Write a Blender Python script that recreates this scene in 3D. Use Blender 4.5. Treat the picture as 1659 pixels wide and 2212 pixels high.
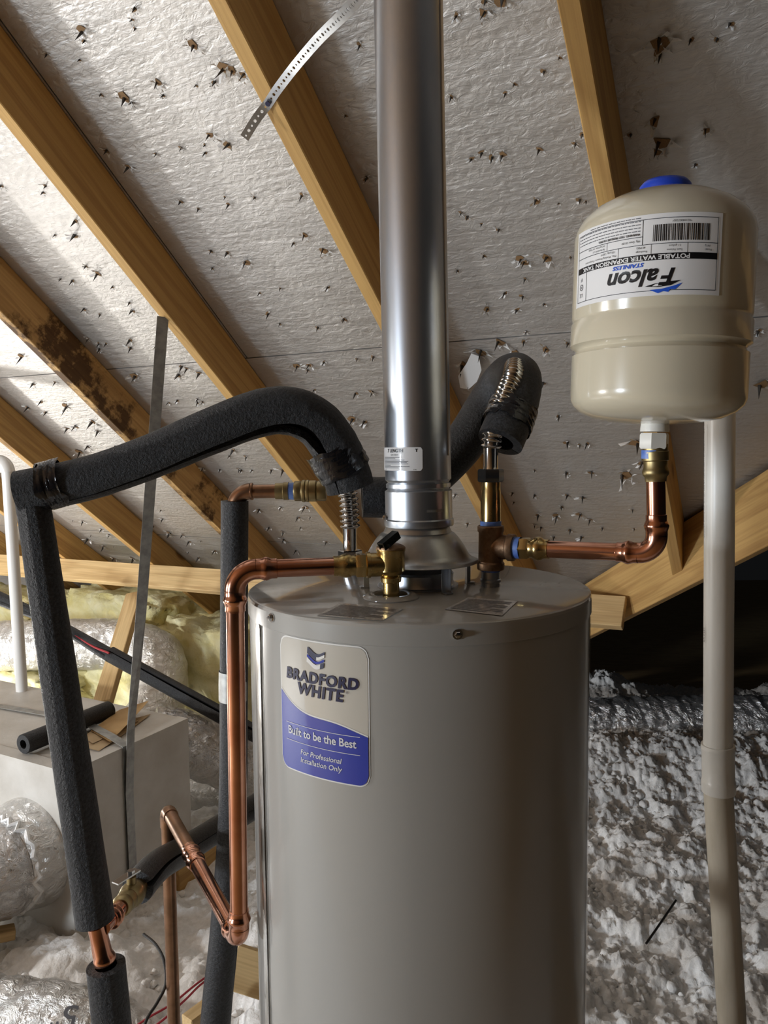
import bpy, bmesh, math, random
import numpy as np
from mathutils import Vector, Matrix
random.seed(7); rng = np.random.default_rng(11)
S = bpy.context.scene
COL = S.collection
for o in list(bpy.data.objects): bpy.data.objects.remove(o)

# ------------------------------------------------------------------ camera
IW, IH, F = 1659.0, 2212.0, 1660.0
CAM = np.array([-0.0528, -1.2088, 1.6790])
PITCH, ROLL = 0.08324, 0.01053
fw = np.array([0, math.cos(PITCH), -math.sin(PITCH)]); rt = np.array([1., 0, 0]); dn = np.cross(fw, rt)
cr, sr = math.cos(ROLL), math.sin(ROLL)
RT = cr*rt + sr*dn; DN = -sr*rt + cr*dn
cd = bpy.data.cameras.new('camera'); cam = bpy.data.objects.new('camera', cd); COL.objects.link(cam)
cd.sensor_fit = 'VERTICAL'; cd.sensor_height = 36.0; cd.lens = F/IH*36.0; cd.clip_start = 0.05; cd.clip_end = 60
cam.matrix_world = Matrix(((RT[0], -DN[0], -fw[0], CAM[0]), (RT[1], -DN[1], -fw[1], CAM[1]), (RT[2], -DN[2], -fw[2], CAM[2]), (0, 0, 0, 1)))
S.camera = cam
# ------------------------------------------------------------------ world, lamps, exposure
wd = bpy.data.worlds.new('world'); S.world = wd; wd.use_nodes = True
wd.node_tree.nodes['Background'].inputs[0].default_value = (0.9, 0.95, 1.0, 1)
wd.node_tree.nodes['Background'].inputs[1].default_value = 0.004
def lamp(name, loc, power, col, rad):
    l = bpy.data.lights.new(name, 'POINT'); l.energy = power; l.color = col; l.shadow_soft_size = rad
    o = bpy.data.objects.new(name, l); COL.objects.link(o); o.location = loc; return o
wl = bpy.data.lights.new('work_light', 'AREA'); wl.shape = 'RECTANGLE'; wl.size = .40; wl.size_y = .55; wl.energy = 108; wl.color = (0.80, 0.90, 1.0)
wlo = bpy.data.objects.new('work_light', wl); COL.objects.link(wlo); wlo.location = (-4.55, -2.35, 1.35)
wlo.rotation_euler = (Vector((0.2, 0.6, 1.9))-Vector(wlo.location)).to_track_quat('-Z', 'Y').to_euler()
lamp('attic_bulb', (-4.0, 0.0, 1.45), 185, (1.0, 0.985, 0.965), 0.09)
lamp('eaves_fill', (-3.1, 2.45, 0.45), 44, (1.0, 0.97, 0.92), 0.06)  # added unseen fill light that brightens the yellow batts, no real bulb
S.view_settings.view_transform = 'Standard'; S.view_settings.look = 'None'
S.view_settings.gamma = 1; S.view_settings.use_curve_mapping = False; S.view_settings.exposure = 0.28

# ------------------------------------------------------------------ helpers
def ray(px, py): return fw + RT*((px-IW/2)/F) + DN*((py-IH/2)/F)
def at(px, py, Y):
    r = ray(px, py); return CAM + r*((Y-CAM[1])/r[1])
def onz(px, py, z):
    r = ray(px, py); return CAM + r*((z-CAM[2])/r[2])
def V(a): return np.array(a, float)
def unit(a): a = V(a); return a/np.linalg.norm(a)

ORG = {}
def mesh_of(name, verts, faces, smooth=True, mats=None, fmat=None):
    me = bpy.data.meshes.new(name); me.from_pydata([tuple(map(float, v)) for v in verts], [], [tuple(int(i) for i in f) for f in faces])
    if smooth: me.polygons.foreach_set('use_smooth', [True]*len(me.polygons))
    if fmat is not None: me.polygons.foreach_set('material_index', fmat)
    me.update(); return me
def obj(name, geo, mat, parent=None, smooth=True, label=None, angle=40):
    """one mesh object; geo = (verts, faces) in world coordinates"""
    verts, faces = geo[0], geo[1]
    verts = np.asarray(verts, float)
    if parent is not None: o0 = ORG[parent.name]
    else: o0 = np.array([(verts[:, 0].min()+verts[:, 0].max())/2, (verts[:, 1].min()+verts[:, 1].max())/2, verts[:, 2].min()])
    me = mesh_of(name, verts-o0, faces, smooth)
    if smooth and angle: me.set_sharp_from_angle(angle=math.radians(angle))
    me.materials.append(mat)
    o = bpy.data.objects.new(name, me); COL.objects.link(o)
    if parent is not None: o.parent = parent
    else: o.location = o0
    ORG[o.name] = o0
    if label: o['label'] = label
    return o
def thing(name, label, cat, loc, group=None):
    o = bpy.data.objects.new(name, None); COL.objects.link(o); o.location = tuple(loc); o.empty_display_size = 0.05
    ORG[o.name] = V(loc); o['label'] = label; o['category'] = cat
    if group: o['group'] = group
    return o
def tag(o, label, cat, group=None):
    o['label'] = label; o['category'] = cat
    if group: o['group'] = group
    return o
def struct(o): o['kind'] = 'structure'; return o
def join(*gs):
    v = []; f = []; n = 0
    for a, b in gs:
        v += [tuple(x) for x in a]; f += [tuple(i+n for i in q) for q in b]; n += len(a)
    return v, f
def frames(P, ref=None):
    P = np.asarray(P, float); n = len(P); T = np.zeros_like(P)
    T[1:-1] = P[2:]-P[:-2]; T[0] = P[1]-P[0]; T[-1] = P[-1]-P[-2]
    T /= np.linalg.norm(T, axis=1)[:, None]
    r = V(ref) if ref is not None else (V((0, 0, 1)) if abs(T[0][2]) < 0.9 else V((0, -1, 0)))
    A = np.zeros_like(P); a = r - T[0]*(r@T[0]); a /= np.linalg.norm(a); A[0] = a
    for i in range(1, n):
        a = (r - T[i]*(r@T[i])) if ref is not None else (A[i-1]-T[i]*(A[i-1]@T[i]))
        l = np.linalg.norm(a)
        if l < 0.2: a = A[i-1]-T[i]*(A[i-1]@T[i]); l = np.linalg.norm(a)
        A[i] = a/l
    B = np.cross(T, A); return T, A, B
def sweep(P, prof, scale=None, ref=None, closed=True, caps=True):
    """sweep a 2D profile (list of (a,b)) along path P"""
    P = np.asarray(P, float); T, A, B = frames(P, ref); m = len(prof); vs = []; fs = []
    for i in range(len(P)):
        s = 1 if scale is None else scale[i]
        for a, b in prof: vs.append(P[i] + A[i]*a*s + B[i]*b*s)
    k = m if closed else m-1
    for i in range(len(P)-1):
        for j in range(k):
            j2 = (j+1) % m; fs.append((i*m+j, i*m+j2, (i+1)*m+j2, (i+1)*m+j))
    if caps and closed: fs.append(tuple(range(m-1, -1, -1))); fs.append(tuple((len(P)-1)*m+j for j in range(m)))
    return vs, fs
def circ(r, n=24): return [(r*math.cos(2*math.pi*k/n), r*math.sin(2*math.pi*k/n)) for k in range(n)]
def tube(P, r, n=24, caps=True):
    if np.isscalar(r): return sweep(P, circ(r, n), caps=caps)
    return sweep(P, circ(1, n), scale=r, caps=caps)
def lathe(prof, p0, axis=(0, 0, 1), n=48, caps=True):
    """prof: list of (radius, height along axis)"""
    ax = unit(axis); p0 = V(p0); ref = V((1, 0, 0)) if abs(ax[0]) < .8 else V((0, 1, 0))
    a = unit(ref-ax*(ref@ax)); b = np.cross(ax, a); vs = []; fs = []
    for r, h in prof:
        for k in range(n):
            t = 2*math.pi*k/n; vs.append(p0+ax*h+a*r*math.cos(t)+b*r*math.sin(t))
    for i in range(len(prof)-1):
        for k in range(n):
            k2 = (k+1) % n; fs.append((i*n+k, i*n+k2, (i+1)*n+k2, (i+1)*n+k))
    if caps:
        if prof[0][0] > 1e-5: fs.append(tuple(range(n-1, -1, -1)))
        if prof[-1][0] > 1e-5: fs.append(tuple((len(prof)-1)*n+k for k in range(n)))
    return vs, fs
def box(c, ex, ey, ez):
    """oriented box: centre and three half-extent vectors"""
    c, ex, ey, ez = V(c), V(ex), V(ey), V(ez); vs = []
    for sx, sy, sz in ((-1, -1, -1), (1, -1, -1), (1, 1, -1), (-1, 1, -1), (-1, -1, 1), (1, -1, 1), (1, 1, 1), (-1, 1, 1)): vs.append(c+ex*sx+ey*sy+ez*sz)
    fs = [(0, 3, 2, 1), (4, 5, 6, 7), (0, 1, 5, 4), (1, 2, 6, 5), (2, 3, 7, 6), (3, 0, 4, 7)]
    if np.dot(np.cross(ex, ey), ez) < 0: fs = [f[::-1] for f in fs]
    return vs, fs
def smooth_path(pts, per=10):
    P = [V(p) for p in pts]; P = [2*P[0]-P[1]] + P + [2*P[-1]-P[-2]]; out = []
    for i in range(1, len(P)-2):
        for k in range(per):
            t = k/per; a, b, c, d = P[i-1], P[i], P[i+1], P[i+2]
            out.append(.5*((2*b)+(-a+c)*t+(2*a-5*b+4*c-d)*t*t+(-a+3*b-3*c+d)*t**3))
    out.append(P[-2]); return np.array(out)
def arc(a, c, b, bend, n=10):
    """points of a fillet at corner c between a and b, with tangent length bend"""
    u = unit(V(a)-V(c)); w = unit(V(b)-V(c)); p = V(c)+u*bend; q = V(c)+w*bend; out = []
    ang = math.acos(max(-1, min(1, u@w))); R = bend*math.tan(ang/2); bis = unit(u+w); O = V(c)+bis*(R/math.sin(ang/2))
    p0 = p-O; q0 = q-O; tot = math.acos(max(-1, min(1, unit(p0)@unit(q0))))
    for k in range(n+1):
        t = k/n; out.append(O + (math.sin((1-t)*tot)*p0+math.sin(t*tot)*q0)/math.sin(tot))
    return np.array(out)
def seg(a, b, n=2): a, b = V(a), V(b); return np.array([a+(b-a)*k/(n-1) for k in range(n)])
# numpy value noise ------------------------------------------------
def _h(i, j, s): 
    x = np.sin(i*127.1+j*311.7+s*74.7)*43758.5453; return x-np.floor(x)
def vn(x, y, s=0):
    i = np.floor(x); j = np.floor(y); u = x-i; v = y-j; u = u*u*(3-2*u); v = v*v*(3-2*v)
    return (_h(i, j, s)*(1-u)+_h(i+1, j, s)*u)*(1-v)+(_h(i, j+1, s)*(1-u)+_h(i+1, j+1, s)*u)*v
def fbm(x, y, o=4, s=0, billow=False):
    a = 1.; t = 0*x; w = 0
    for k in range(o):
        n = vn(x*2**k+k*3.7, y*2**k-k*5.1, s+k)
        if billow: n = 1-np.abs(2*n-1)
        t = t+a*n; w += a; a *= .55
    return t/w

# ------------------------------------------------------------------ materials
def newmat(name):
    m = bpy.data.materials.new(name); m.use_nodes = True; nt = m.node_tree; return m, nt, nt.nodes['Principled BSDF']
def nd(nt, t, **kw):
    n = nt.nodes.new(t)
    for k, v in kw.items():
        if k in ('inp',):
            for a, b in v.items(): n.inputs[a].default_value = b
        else: setattr(n, k, v)
    return n
def setp(b, **kw):
    for k, v in kw.items():
        k = {'col': 'Base Color', 'met': 'Metallic', 'rough': 'Roughness', 'coat': 'Coat Weight', 'crough': 'Coat Roughness', 'spec': 'Specular IOR Level', 'trans': 'Transmission Weight', 'aniso': 'Anisotropic'}[k]
        b.inputs[k].default_value = (*v, 1) if k == 'Base Color' else v
def coords(nt, scale, kind='Object', rot=(0, 0, 0)):
    tc = nd(nt, 'ShaderNodeTexCoord'); mp = nd(nt, 'ShaderNodeMapping'); mp.inputs['Scale'].default_value = scale; mp.inputs['Rotation'].default_value = rot
    nt.links.new(tc.outputs[kind], mp.inputs[0]); return mp.outputs[0]
def noise(nt, vec, sc, det=4, rough=.55, dist=0):
    n = nd(nt, 'ShaderNodeTexNoise'); n.inputs['Scale'].default_value = sc; n.inputs['Detail'].default_value = det; n.inputs['Roughness'].default_value = rough; n.inputs['Distortion'].default_value = dist
    nt.links.new(vec, n.inputs['Vector']); return n.outputs['Fac']
def ramp(nt, fac, stops):
    r = nd(nt, 'ShaderNodeValToRGB'); els = r.color_ramp.elements
    while len(els) < len(stops): els.new(.5)
    for e, (p, c) in zip(els, stops): e.position = p; e.color = (*c, 1) if len(c) == 3 else c
    nt.links.new(fac, r.inputs[0]); return r.outputs[0]
def bump(nt, b, h, st, dist, prev=None):
    n = nd(nt, 'ShaderNodeBump'); n.inputs['Strength'].default_value = st; n.inputs['Distance'].default_value = dist; nt.links.new(h, n.inputs['Height'])
    if prev is not None: nt.links.new(prev, n.inputs['Normal'])
    nt.links.new(n.outputs[0], b.inputs['Normal']); return n.outputs[0]
def plain(name, col, rough=.5, met=0., **kw):
    m, nt, b = newmat(name); setp(b, col=col, rough=rough, met=met, **kw); return m
def varied(name, c1, c2, sc, rough, met=0., bs=0., bd=.001, r2=None, scale=(1, 1, 1), det=5, lo=.35, hi=.65, **kw):
    m, nt, b = newmat(name); setp(b, met=met, rough=rough, **kw); v = coords(nt, scale); f = noise(nt, v, sc, det)
    nt.links.new(ramp(nt, f, [(lo, c1), (hi, c2)]), b.inputs['Base Color'])
    if r2 is not None:
        rr = ramp(nt, f, [(lo, (rough,)*3), (hi, (r2,)*3)]); nt.links.new(rr, b.inputs['Roughness'])
    if bs: bump(nt, b, f, bs, bd)
    return m
def wood(name, light, dark, seed=0, knots=True, stain=0.):
    m, nt, b = newmat(name); setp(b, rough=.62, spec=.3)
    tc = nd(nt, 'ShaderNodeTexCoord'); oi = nd(nt, 'ShaderNodeObjectInfo'); ad = nd(nt, 'ShaderNodeVectorMath', operation='ADD')
    mul = nd(nt, 'ShaderNodeMath', operation='MULTIPLY'); mul.inputs[1].default_value = 37.3; nt.links.new(oi.outputs['Random'], mul.inputs[0])
    nt.links.new(tc.outputs['Object'], ad.inputs[0]); nt.links.new(mul.outputs[0], ad.inputs[1])
    mp = nd(nt, 'ShaderNodeMapping'); mp.inputs['Scale'].default_value = (0.55, 9, 9); nt.links.new(ad.outputs[0], mp.inputs[0])
    n1 = noise(nt, mp.outputs[0], 1.6, 3, .5, .3)
    mm = nd(nt, 'ShaderNodeMath', operation='MULTIPLY'); mm.inputs[1].default_value = 26; nt.links.new(n1, mm.inputs[0])
    sn = nd(nt, 'ShaderNodeMath', operation='SINE'); nt.links.new(mm.outputs[0], sn.inputs[0])
    mp2 = nd(nt, 'ShaderNodeMapping'); mp2.inputs['Scale'].default_value = (3, 160, 160); nt.links.new(ad.outputs[0], mp2.inputs[0]); n2 = noise(nt, mp2.outputs[0], 1.0, 3)
    mid = tuple(.55*a+.45*c for a, c in zip(light, dark))
    g = ramp(nt, sn.outputs[0], [(0.0, light), (.55, tuple(.8*a+.2*c for a, c in zip(light, dark))), (1.0, mid)])
    mx = nd(nt, 'ShaderNodeMixRGB', blend_type='MULTIPLY'); mx.inputs[0].default_value = .5; nt.links.new(g, mx.inputs[1]); nt.links.new(ramp(nt, n2, [(.25, (.6, .55, .5)), (.6, (1, 1, 1))]), mx.inputs[2])
    out = mx.outputs[0]
    if knots:
        vo = nd(nt, 'ShaderNodeTexVoronoi'); mp3 = nd(nt, 'ShaderNodeMapping'); mp3.inputs['Scale'].default_value = (2.2, 5.5, 5.5); nt.links.new(ad.outputs[0], mp3.inputs[0]); nt.links.new(mp3.outputs[0], vo.inputs['Vector']); vo.inputs['Scale'].default_value = 1.0
        k = ramp(nt, vo.outputs['Distance'], [(.07, (.28, .17, .09)), (.13, (1, 1, 1))]); m2 = nd(nt, 'ShaderNodeMixRGB', blend_type='MULTIPLY'); m2.inputs[0].default_value = .8; nt.links.new(out, m2.inputs[1]); nt.links.new(k, m2.inputs[2]); out = m2.outputs[0]
    if stain:
        n3 = noise(nt, ad.outputs[0], 14, 6, .65); n4 = noise(nt, ad.outputs[0], 2.2, 2)
        pr = nd(nt, 'ShaderNodeMath', operation='MULTIPLY'); nt.links.new(n3, pr.inputs[0]); nt.links.new(n4, pr.inputs[1])
        k = ramp(nt, pr.outputs[0], [(.24, (1, 1, 1)), (.31, (.16, .12, .09))]); m3 = nd(nt, 'ShaderNodeMixRGB', blend_type='MULTIPLY'); m3.inputs[0].default_value = stain; nt.links.new(out, m3.inputs[1]); nt.links.new(k, m3.inputs[2]); out = m3.outputs[0]
    nt.links.new(out, b.inputs['Base Color']); bump(nt, b, n2, .25, .002); return m
M = {}
M['pine'] = wood('pine', (.56, .345, .125), (.31, .155, .048))
M['pine_stained'] = wood('pine_stained', (.56, .35, .14), (.32, .17, .055), stain=.95)
M['pine_pale'] = wood('pine_pale', (.70, .50, .25), (.42, .25, .10))
M['osb_dark'] = varied('osb', (.13, .07, .03), (.34, .20, .09), 60, .8)
# foil facing: embossed, crumpled into fine ripples
def foil_facing():
    m, nt, b = newmat('foil_facing'); setp(b, met=.80, rough=.38)
    v = coords(nt, (1, 1.7, 1)); n1 = noise(nt, v, 44, 6, .60, .9)
    v2 = coords(nt, (.45, 3.2, 1)); n2 = noise(nt, v2, 11, 4, .55, .5)
    vo = nd(nt, 'ShaderNodeTexVoronoi', feature='SMOOTH_F1'); vo.inputs['Scale'].default_value = 62; nt.links.new(coords(nt, (1, 1.6, 1)), vo.inputs['Vector'])
    big = noise(nt, coords(nt, (1, 1, 1)), 1.7, 4)
    nt.links.new(ramp(nt, big, [(.3, (.50, .48, .455)), (.7, (.58, .565, .55))]), b.inputs['Base Color'])
    nt.links.new(ramp(nt, n2, [(.3, (.40,)*3), (.7, (.54,)*3)]), b.inputs['Roughness'])
    p = bump(nt, b, n2, .45, .006); p = bump(nt, b, vo.outputs['Distance'], .30, .0030, p); bump(nt, b, n1, .60, .0042, p); return m
M['foil'] = foil_facing()
M['flap'] = varied('foil_flap', (.88, .88, .87), (.95, .95, .95), 120, .30, met=.08, bs=.6, bd=.003)  # near-white, barely metallic: the foil's bright glints are put into the colour
M['kraft'] = varied('torn_wood', (.07, .035, .015), (.34, .20, .085), 45, .8)
M['nail'] = plain('nail', (.05, .045, .04), .5, .6)
def mylar(name, col, rough):
    m, nt, b = newmat(name); setp(b, col=col, met=.85, rough=rough)
    v = coords(nt, (1, 1, 1)); n1 = noise(nt, v, 24, 5, .62, 1.6); n2 = noise(nt, v, 90, 3)
    p = bump(nt, b, n1, .85, .020); bump(nt, b, n2, .12, .003, p)
    nt.links.new(ramp(nt, noise(nt, v, 3, 3), [(.35, tuple(.82*c for c in col)), (.65, col)]), b.inputs['Base Color']); return m
M['mylar'] = mylar('duct_jacket', (.84, .83, .82), .22)
M['mylar_soft'] = mylar('duct_collar', (.84, .83, .81), .32)
def board():
    m, nt, b = newmat('plenum_board'); setp(b, met=.15, rough=.5)
    v = coords(nt, (1, 1, 1)); n = noise(nt, v, 5, 5); n2 = noise(nt, v, 60, 4, .6, .6)
    nt.links.new(ramp(nt, n, [(.35, (.52, .49, .44)), (.65, (.66, .64, .60))]), b.inputs['Base Color']); bump(nt, b, n2, .2, .003); return m
M['board'] = board()
def foam(name, col, st=1.0, sc=215):
    m, nt, b = newmat(name); setp(b, rough=.45, spec=.40); v = coords(nt, (1, 1, 1)); n = noise(nt, v, sc, 4, .7); n2 = noise(nt, v, sc*.45, 2)
    nt.links.new(ramp(nt, n, [(.38, tuple(.3*c for c in col)), (.68, tuple(1.7*c for c in col))]), b.inputs['Base Color'])
    p = bump(nt, b, n2, .3*st, .005); bump(nt, b, n, st, .0060, p); return m
M['foam'] = foam('pipe_foam', (.024, .025, .028))
M['foam_smooth'] = foam('pipe_foam_smooth', (.026, .027, .030), .5, 260)
M['foam_inside'] = plain('foam_inside', (.010, .010, .010), .9)
M['tape'] = varied('black_tape', (.008, .008, .009), (.014, .014, .016), 40, .16, bs=.7, bd=.006, scale=(1, 1, .35))
M['galv'] = varied('galvanised_steel', (.47, .50, .545), (.55, .575, .61), 30, .34, met=.95, r2=.30, scale=(1, 1, .4))
M['galv_dull'] = varied('dull_galvanised_steel', (.30, .30, .29), (.44, .44, .42), 40, .50, met=.85)
M['spun'] = varied('spun_steel', (.40, .40, .39), (.50, .50, .49), 30, .33, met=.95)
M['chrome'] = plain('chrome_steel', (.62, .61, .60), .13, 1.)
M['darknut'] = plain('dark_nut', (.10, .10, .10), .25, .9)
M['copper'] = varied('copper', (.50, .22, .135), (.70, .37, .255), 14, .24, met=1., r2=.15)
M['copper_dull'] = varied('tarnished_copper', (.20, .115, .065), (.36, .20, .12), 18, .40, met=.95, r2=.30)
M['brass'] = varied('brass', (.50, .35, .13), (.62, .47, .22), 25, .30, met=1., r2=.2)
M['brass_dull'] = varied('dull_brass', (.22, .17, .08), (.36, .28, .14), 22, .42, met=.95)
M['bronze'] = varied('cast_bronze', (.22, .13, .075), (.34, .215, .13), 90, .48, met=.85, bs=.35, bd=.002)
M['paint'] = varied('tank_paint', (.345, .335, .310), (.365, .355, .330), 2, .24, bs=0, coat=.12, crough=.12)
M['paint_top'] = varied('tank_top_paint', (.36, .345, .31), (.39, .375, .345), 4, .17, coat=.5, crough=.05)
M['strip'] = plain('seam_strip', (.36, .34, .30), .14, .25, coat=.8, crough=.03)
M['beige'] = varied('beige_enamel', (.60, .545, .415), (.62, .565, .435), 3, .22, coat=.5, crough=.06)
M['blue_cap'] = plain('blue_cap', (.012, .055, .50), .42)
M['white_paper'] = plain('white_paper', (.80, .80, .80), .38, coat=.3)
M['clear_label'] = varied('clear_label', (.56, .55, .53), (.74, .73, .72), 260, .12, coat=.6, crough=.03, lo=.42, hi=.58)
M['label_grey'] = plain('label_grey', (.50, .47, .41), .22, coat=.6, crough=.05)
M['label_edge'] = plain('label_edge', (.70, .69, .66), .25)
M['ink'] = plain('black_ink', (.008, .008, .010), .35)
M['ink_navy'] = plain('navy_ink', (.012, .012, .050), .3)
M['ink_grey'] = plain('grey_ink', (.10, .10, .11), .5)
M['ink_blue'] = plain('blue_ink', (.020, .10, .60), .35)
M['label_blue'] = plain('label_blue', (.016, .040, .33), .22, coat=.6, crough=.05)
M['print_white'] = plain('white_print', (.62, .62, .64), .3)
M['pvc'] = varied('white_pvc', (.74, .72, .66), (.84, .83, .79), 9, .34, scale=(1, 1, .3))
M['pvc_dusty'] = varied('dusty_pvc', (.58, .53, .43), (.70, .65, .55), 24, .60, scale=(1, 1, .25))
M['pvc_small'] = plain('clean_white_pvc', (.80, .80, .78), .32)
M['white_nut'] = plain('white_plastic_nut', (.78, .77, .72), .35)
M['thread_tape'] = varied('blue_thread_tape', (.08, .16, .50), (.16, .28, .66), 60, .4)
M['insul'] = varied('loose_fill', (.80, .79, .765), (.93, .925, .915), 55, .95, bs=.8, bd=.006, det=7, spec=.1)
M['yellow'] = varied('yellow_fibreglass', (.74, .66, .30), (.88, .84, .56), 9, .95, bs=.9, bd=.03, det=7, spec=.1)
M['card'] = varied('brown_card', (.42, .26, .10), (.50, .32, .14), 18, .7)
M['card_pale'] = varied('pale_card', (.50, .36, .20), (.56, .42, .25), 18, .7)
M['red_wire'] = plain('red_wire', (.42, .03, .05), .4)
M['black_wire'] = plain('black_wire', (.015, .013, .012), .5)
M['cord_red'] = plain('red_jacket', (.40, .02, .03), .4)
M['platform'] = varied('plywood', (.40, .27, .13), (.52, .37, .19), 8, .7, scale=(1, 6, 1))

# ------------------------------------------------------------------ roof frame: d down the slope, e along the eaves, n up through the roof
D = V((.37180, .69685, -.61332)); Ee = V((.88228, -.47073, 0)); N = V((.28871, .54112, .78984)); DH = V((.47073, .88228, 0))
KS, KB = 1.51, 1.365
def roof(e, d, k=KS): return CAM + Ee*e + D*d + N*k
def roof_px(px, py, k=KS):
    r = ray(px, py); X = CAM + r*(k/(r@N)); q = X-CAM; return q@Ee, q@D
# valley line on the roof, d as a function of e
def vd(e): return 1.93 - 1.21*(e+.063)

# ================================================================== STRUCTURE
def local_obj(name, geo, mat, mw=None, parent=None, smooth=False, bev=0):
    me = mesh_of(name, geo[0], geo[1], smooth)
    if bev:
        bm = bmesh.new(); bm.from_mesh(me); bmesh.ops.bevel(bm, geom=list(bm.edges), offset=bev, segments=1, affect='EDGES', profile=.5); bm.to_mesh(me); bm.free()
    for m in (mat if isinstance(mat, (list, tuple)) else [mat]): me.materials.append(m)
    o = bpy.data.objects.new(name, me); COL.objects.link(o)
    if parent is not None: o.parent = parent
    if mw is not None: o.matrix_basis = mw
    return o
def mat4(x, y, z, p):
    return Matrix(((x[0], y[0], z[0], p[0]), (x[1], y[1], z[1], p[1]), (x[2], y[2], z[2], p[2]), (0, 0, 0, 1)))
def lumber(name, p0, p1, zdir, w, h, mat, label, cat, group=None, cut0=0, cut1=0):
    """plank from p0 to p1 (centre line), h along zdir, w across; cut: end skew along x per z"""
    p0, p1 = V(p0), V(p1); x = unit(p1-p0); z = unit(V(zdir)-x*(V(zdir)@x)); y = np.cross(z, x); L = np.linalg.norm(p1-p0)
    vs = []
    for sx, sy, sz in ((0, -1, -1), (1, -1, -1), (1, 1, -1), (0, 1, -1), (0, -1, 1), (1, -1, 1), (1, 1, 1), (0, 1, 1)):
        vs.append((sx*L + (cut1 if sx else cut0)*sz*h/2, sy*w/2, sz*h/2))
    fs = [(0, 3, 2, 1), (4, 5, 6, 7), (0, 1, 5, 4), (1, 2, 6, 5), (2, 3, 7, 6), (3, 0, 4, 7)]
    o = local_obj(name, (vs, fs), mat, mat4(x, y, z, p0), bev=.0022)
    return tag(o, label, cat, group)

# ---- roof: underlay + foil-faced sheathing panels clipped at the valley
ceil_mw = mat4(Ee, D, N, roof(0, 0))
va, vb = roof_px(1269, 1262), roof_px(1659, 1018)
VS = (vb[1]-va[1])/(vb[0]-va[0])
def vd(e): return va[1] + VS*(e-va[0])
def ve(d): return va[0] + (d-va[1])/VS
D0, D1, E0 = -2.60, 4.6, -7.0
def clipquad(e0, e1, d0, d1):
    a = min(e1, ve(d0)); b = min(e1, ve(d1))
    pts = [(e0, d0), (a, d0)]
    if a >= e1 - 1e-6 and b < e1: pts.append((e1, vd(e1)))
    if b > e0: pts += [(b, d1), (e0, d1)]
    else: pts.append((e0, vd(e0)))
    return pts
def slab(pts, z0, z1):
    n = len(pts); vs = [(a, b, z0) for a, b in pts] + [(a, b, z1) for a, b in pts]
    fs = [tuple(range(n-1, -1, -1)), tuple(range(n, 2*n))] + [(i, (i+1) % n, (i+1) % n+n, i+n) for i in range(n)]
    return vs, fs
ceiling = struct(local_obj('ceiling', slab(clipquad(E0-.1, 3.0, D0, D1), .016, .03), M['osb_dark'], ceil_mw))
RE = [roof_px(x_, y_, KB)[0] for x_, y_ in ((1290, 440), (815, 700), (339, 678), (0, 690), (0, 955))] + [-3.74, -4.42, -5.10, -5.8]   # left edges of the rafters
rows = [(D0, -1.0), (-1.0, .226), (.226, 1.452), (1.452, 2.678), (2.678, 3.90), (3.90, 4.58)]
joints = [[-4.40, -1.615, .6], [-5.78, -3.03, -.965, 1.0], [-4.40, -1.615, .6], [-5.08, -2.30, -.347], [-5.78, -3.72, -1.615], [-4.40, -2.3]]
panels = []
for (d0, d1), js in zip(rows, joints):
    cuts = [E0] + js + [3.0]
    for a, b in zip(cuts[:-1], cuts[1:]):
        if ve(d0) < a+.02: continue
        g = .0022; p = clipquad(a+g, b-g, d0+g, d1-g)
        panels.append((a, b, d0, d1, local_obj('sheathing_panel', slab(p, 0, .0125), M['foil'], None, ceiling)))
# ---- rafters
rlab = ['pale pine rafter ending behind the beige expansion tank', 'pale-edged pine rafter passing just left of the metal flue, crossed by a perforated strap',
        'brown pine rafter that the long flat steel strap hangs from', 'dark mould-stained pine rafter left of the hanging steel strap',
        'pine rafter running behind the taped end of the arched foam sleeve', 'pine rafter just above the left end of the pale purlin',
        'pine rafter behind the small white pipe, low at the left edge', None, None]
rafters = []
for i, e in enumerate(RE):
    if i > 6: continue
    dend = 2.50 if i == 0 else (vd(-.96)-.13 if i == 1 else 4.5)
    a, b = roof(e+.019, D0+.05, (KS+KB)/2), roof(e+.019, dend, (KS+KB)/2)
    o = lumber('rafter', a, b, N, .038, KS-KB-.0005, M['pine_stained'] if i == 3 else M['pine'], rlab[i], 'rafter', 'roof rafters', cut1=-.55 if i == 0 else 0)
    rafters.append(o)
# ---- purlin under the rafters, tilted with the roof, and its knee brace
pe0, pe1, pd = -6.5, -.545, 2.80
lumber('purlin', roof(pe0, 2.86, KB-.0005-.063), roof(pe1, 2.70, KB-.0005-.063), N, .038, .125, M['pine_pale'], 'long pale pine purlin running level under the rafters behind the heater', 'beam')
kb0 = roof(-3.22, 2.755, KB-.075); kb1 = at(222, 1520, 2.28)
kb0 = at(292, 1284, 2.86)
lumber('knee_brace', kb1, kb0, (.8, .1, .3), .040, .088, M['pine_pale'], 'short slanting pine brace propping the pale purlin at the left', 'brace')
# ---- valley rafter at the right, where the lowest rafter lands
v0 = roof(va[0]-.55, vd(va[0]-.55), KS-.01); v1 = roof(vb[0]+1.0, vd(vb[0]+1.0), KS-.01)
drop = V((0, 0, -.11))
lumber('valley_rafter', v0+drop, v1+drop, (0, 0, 1), .038, .205, M['pine'], 'wide sloping pine valley rafter rising to the right behind the white pipe', 'rafter')
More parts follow.
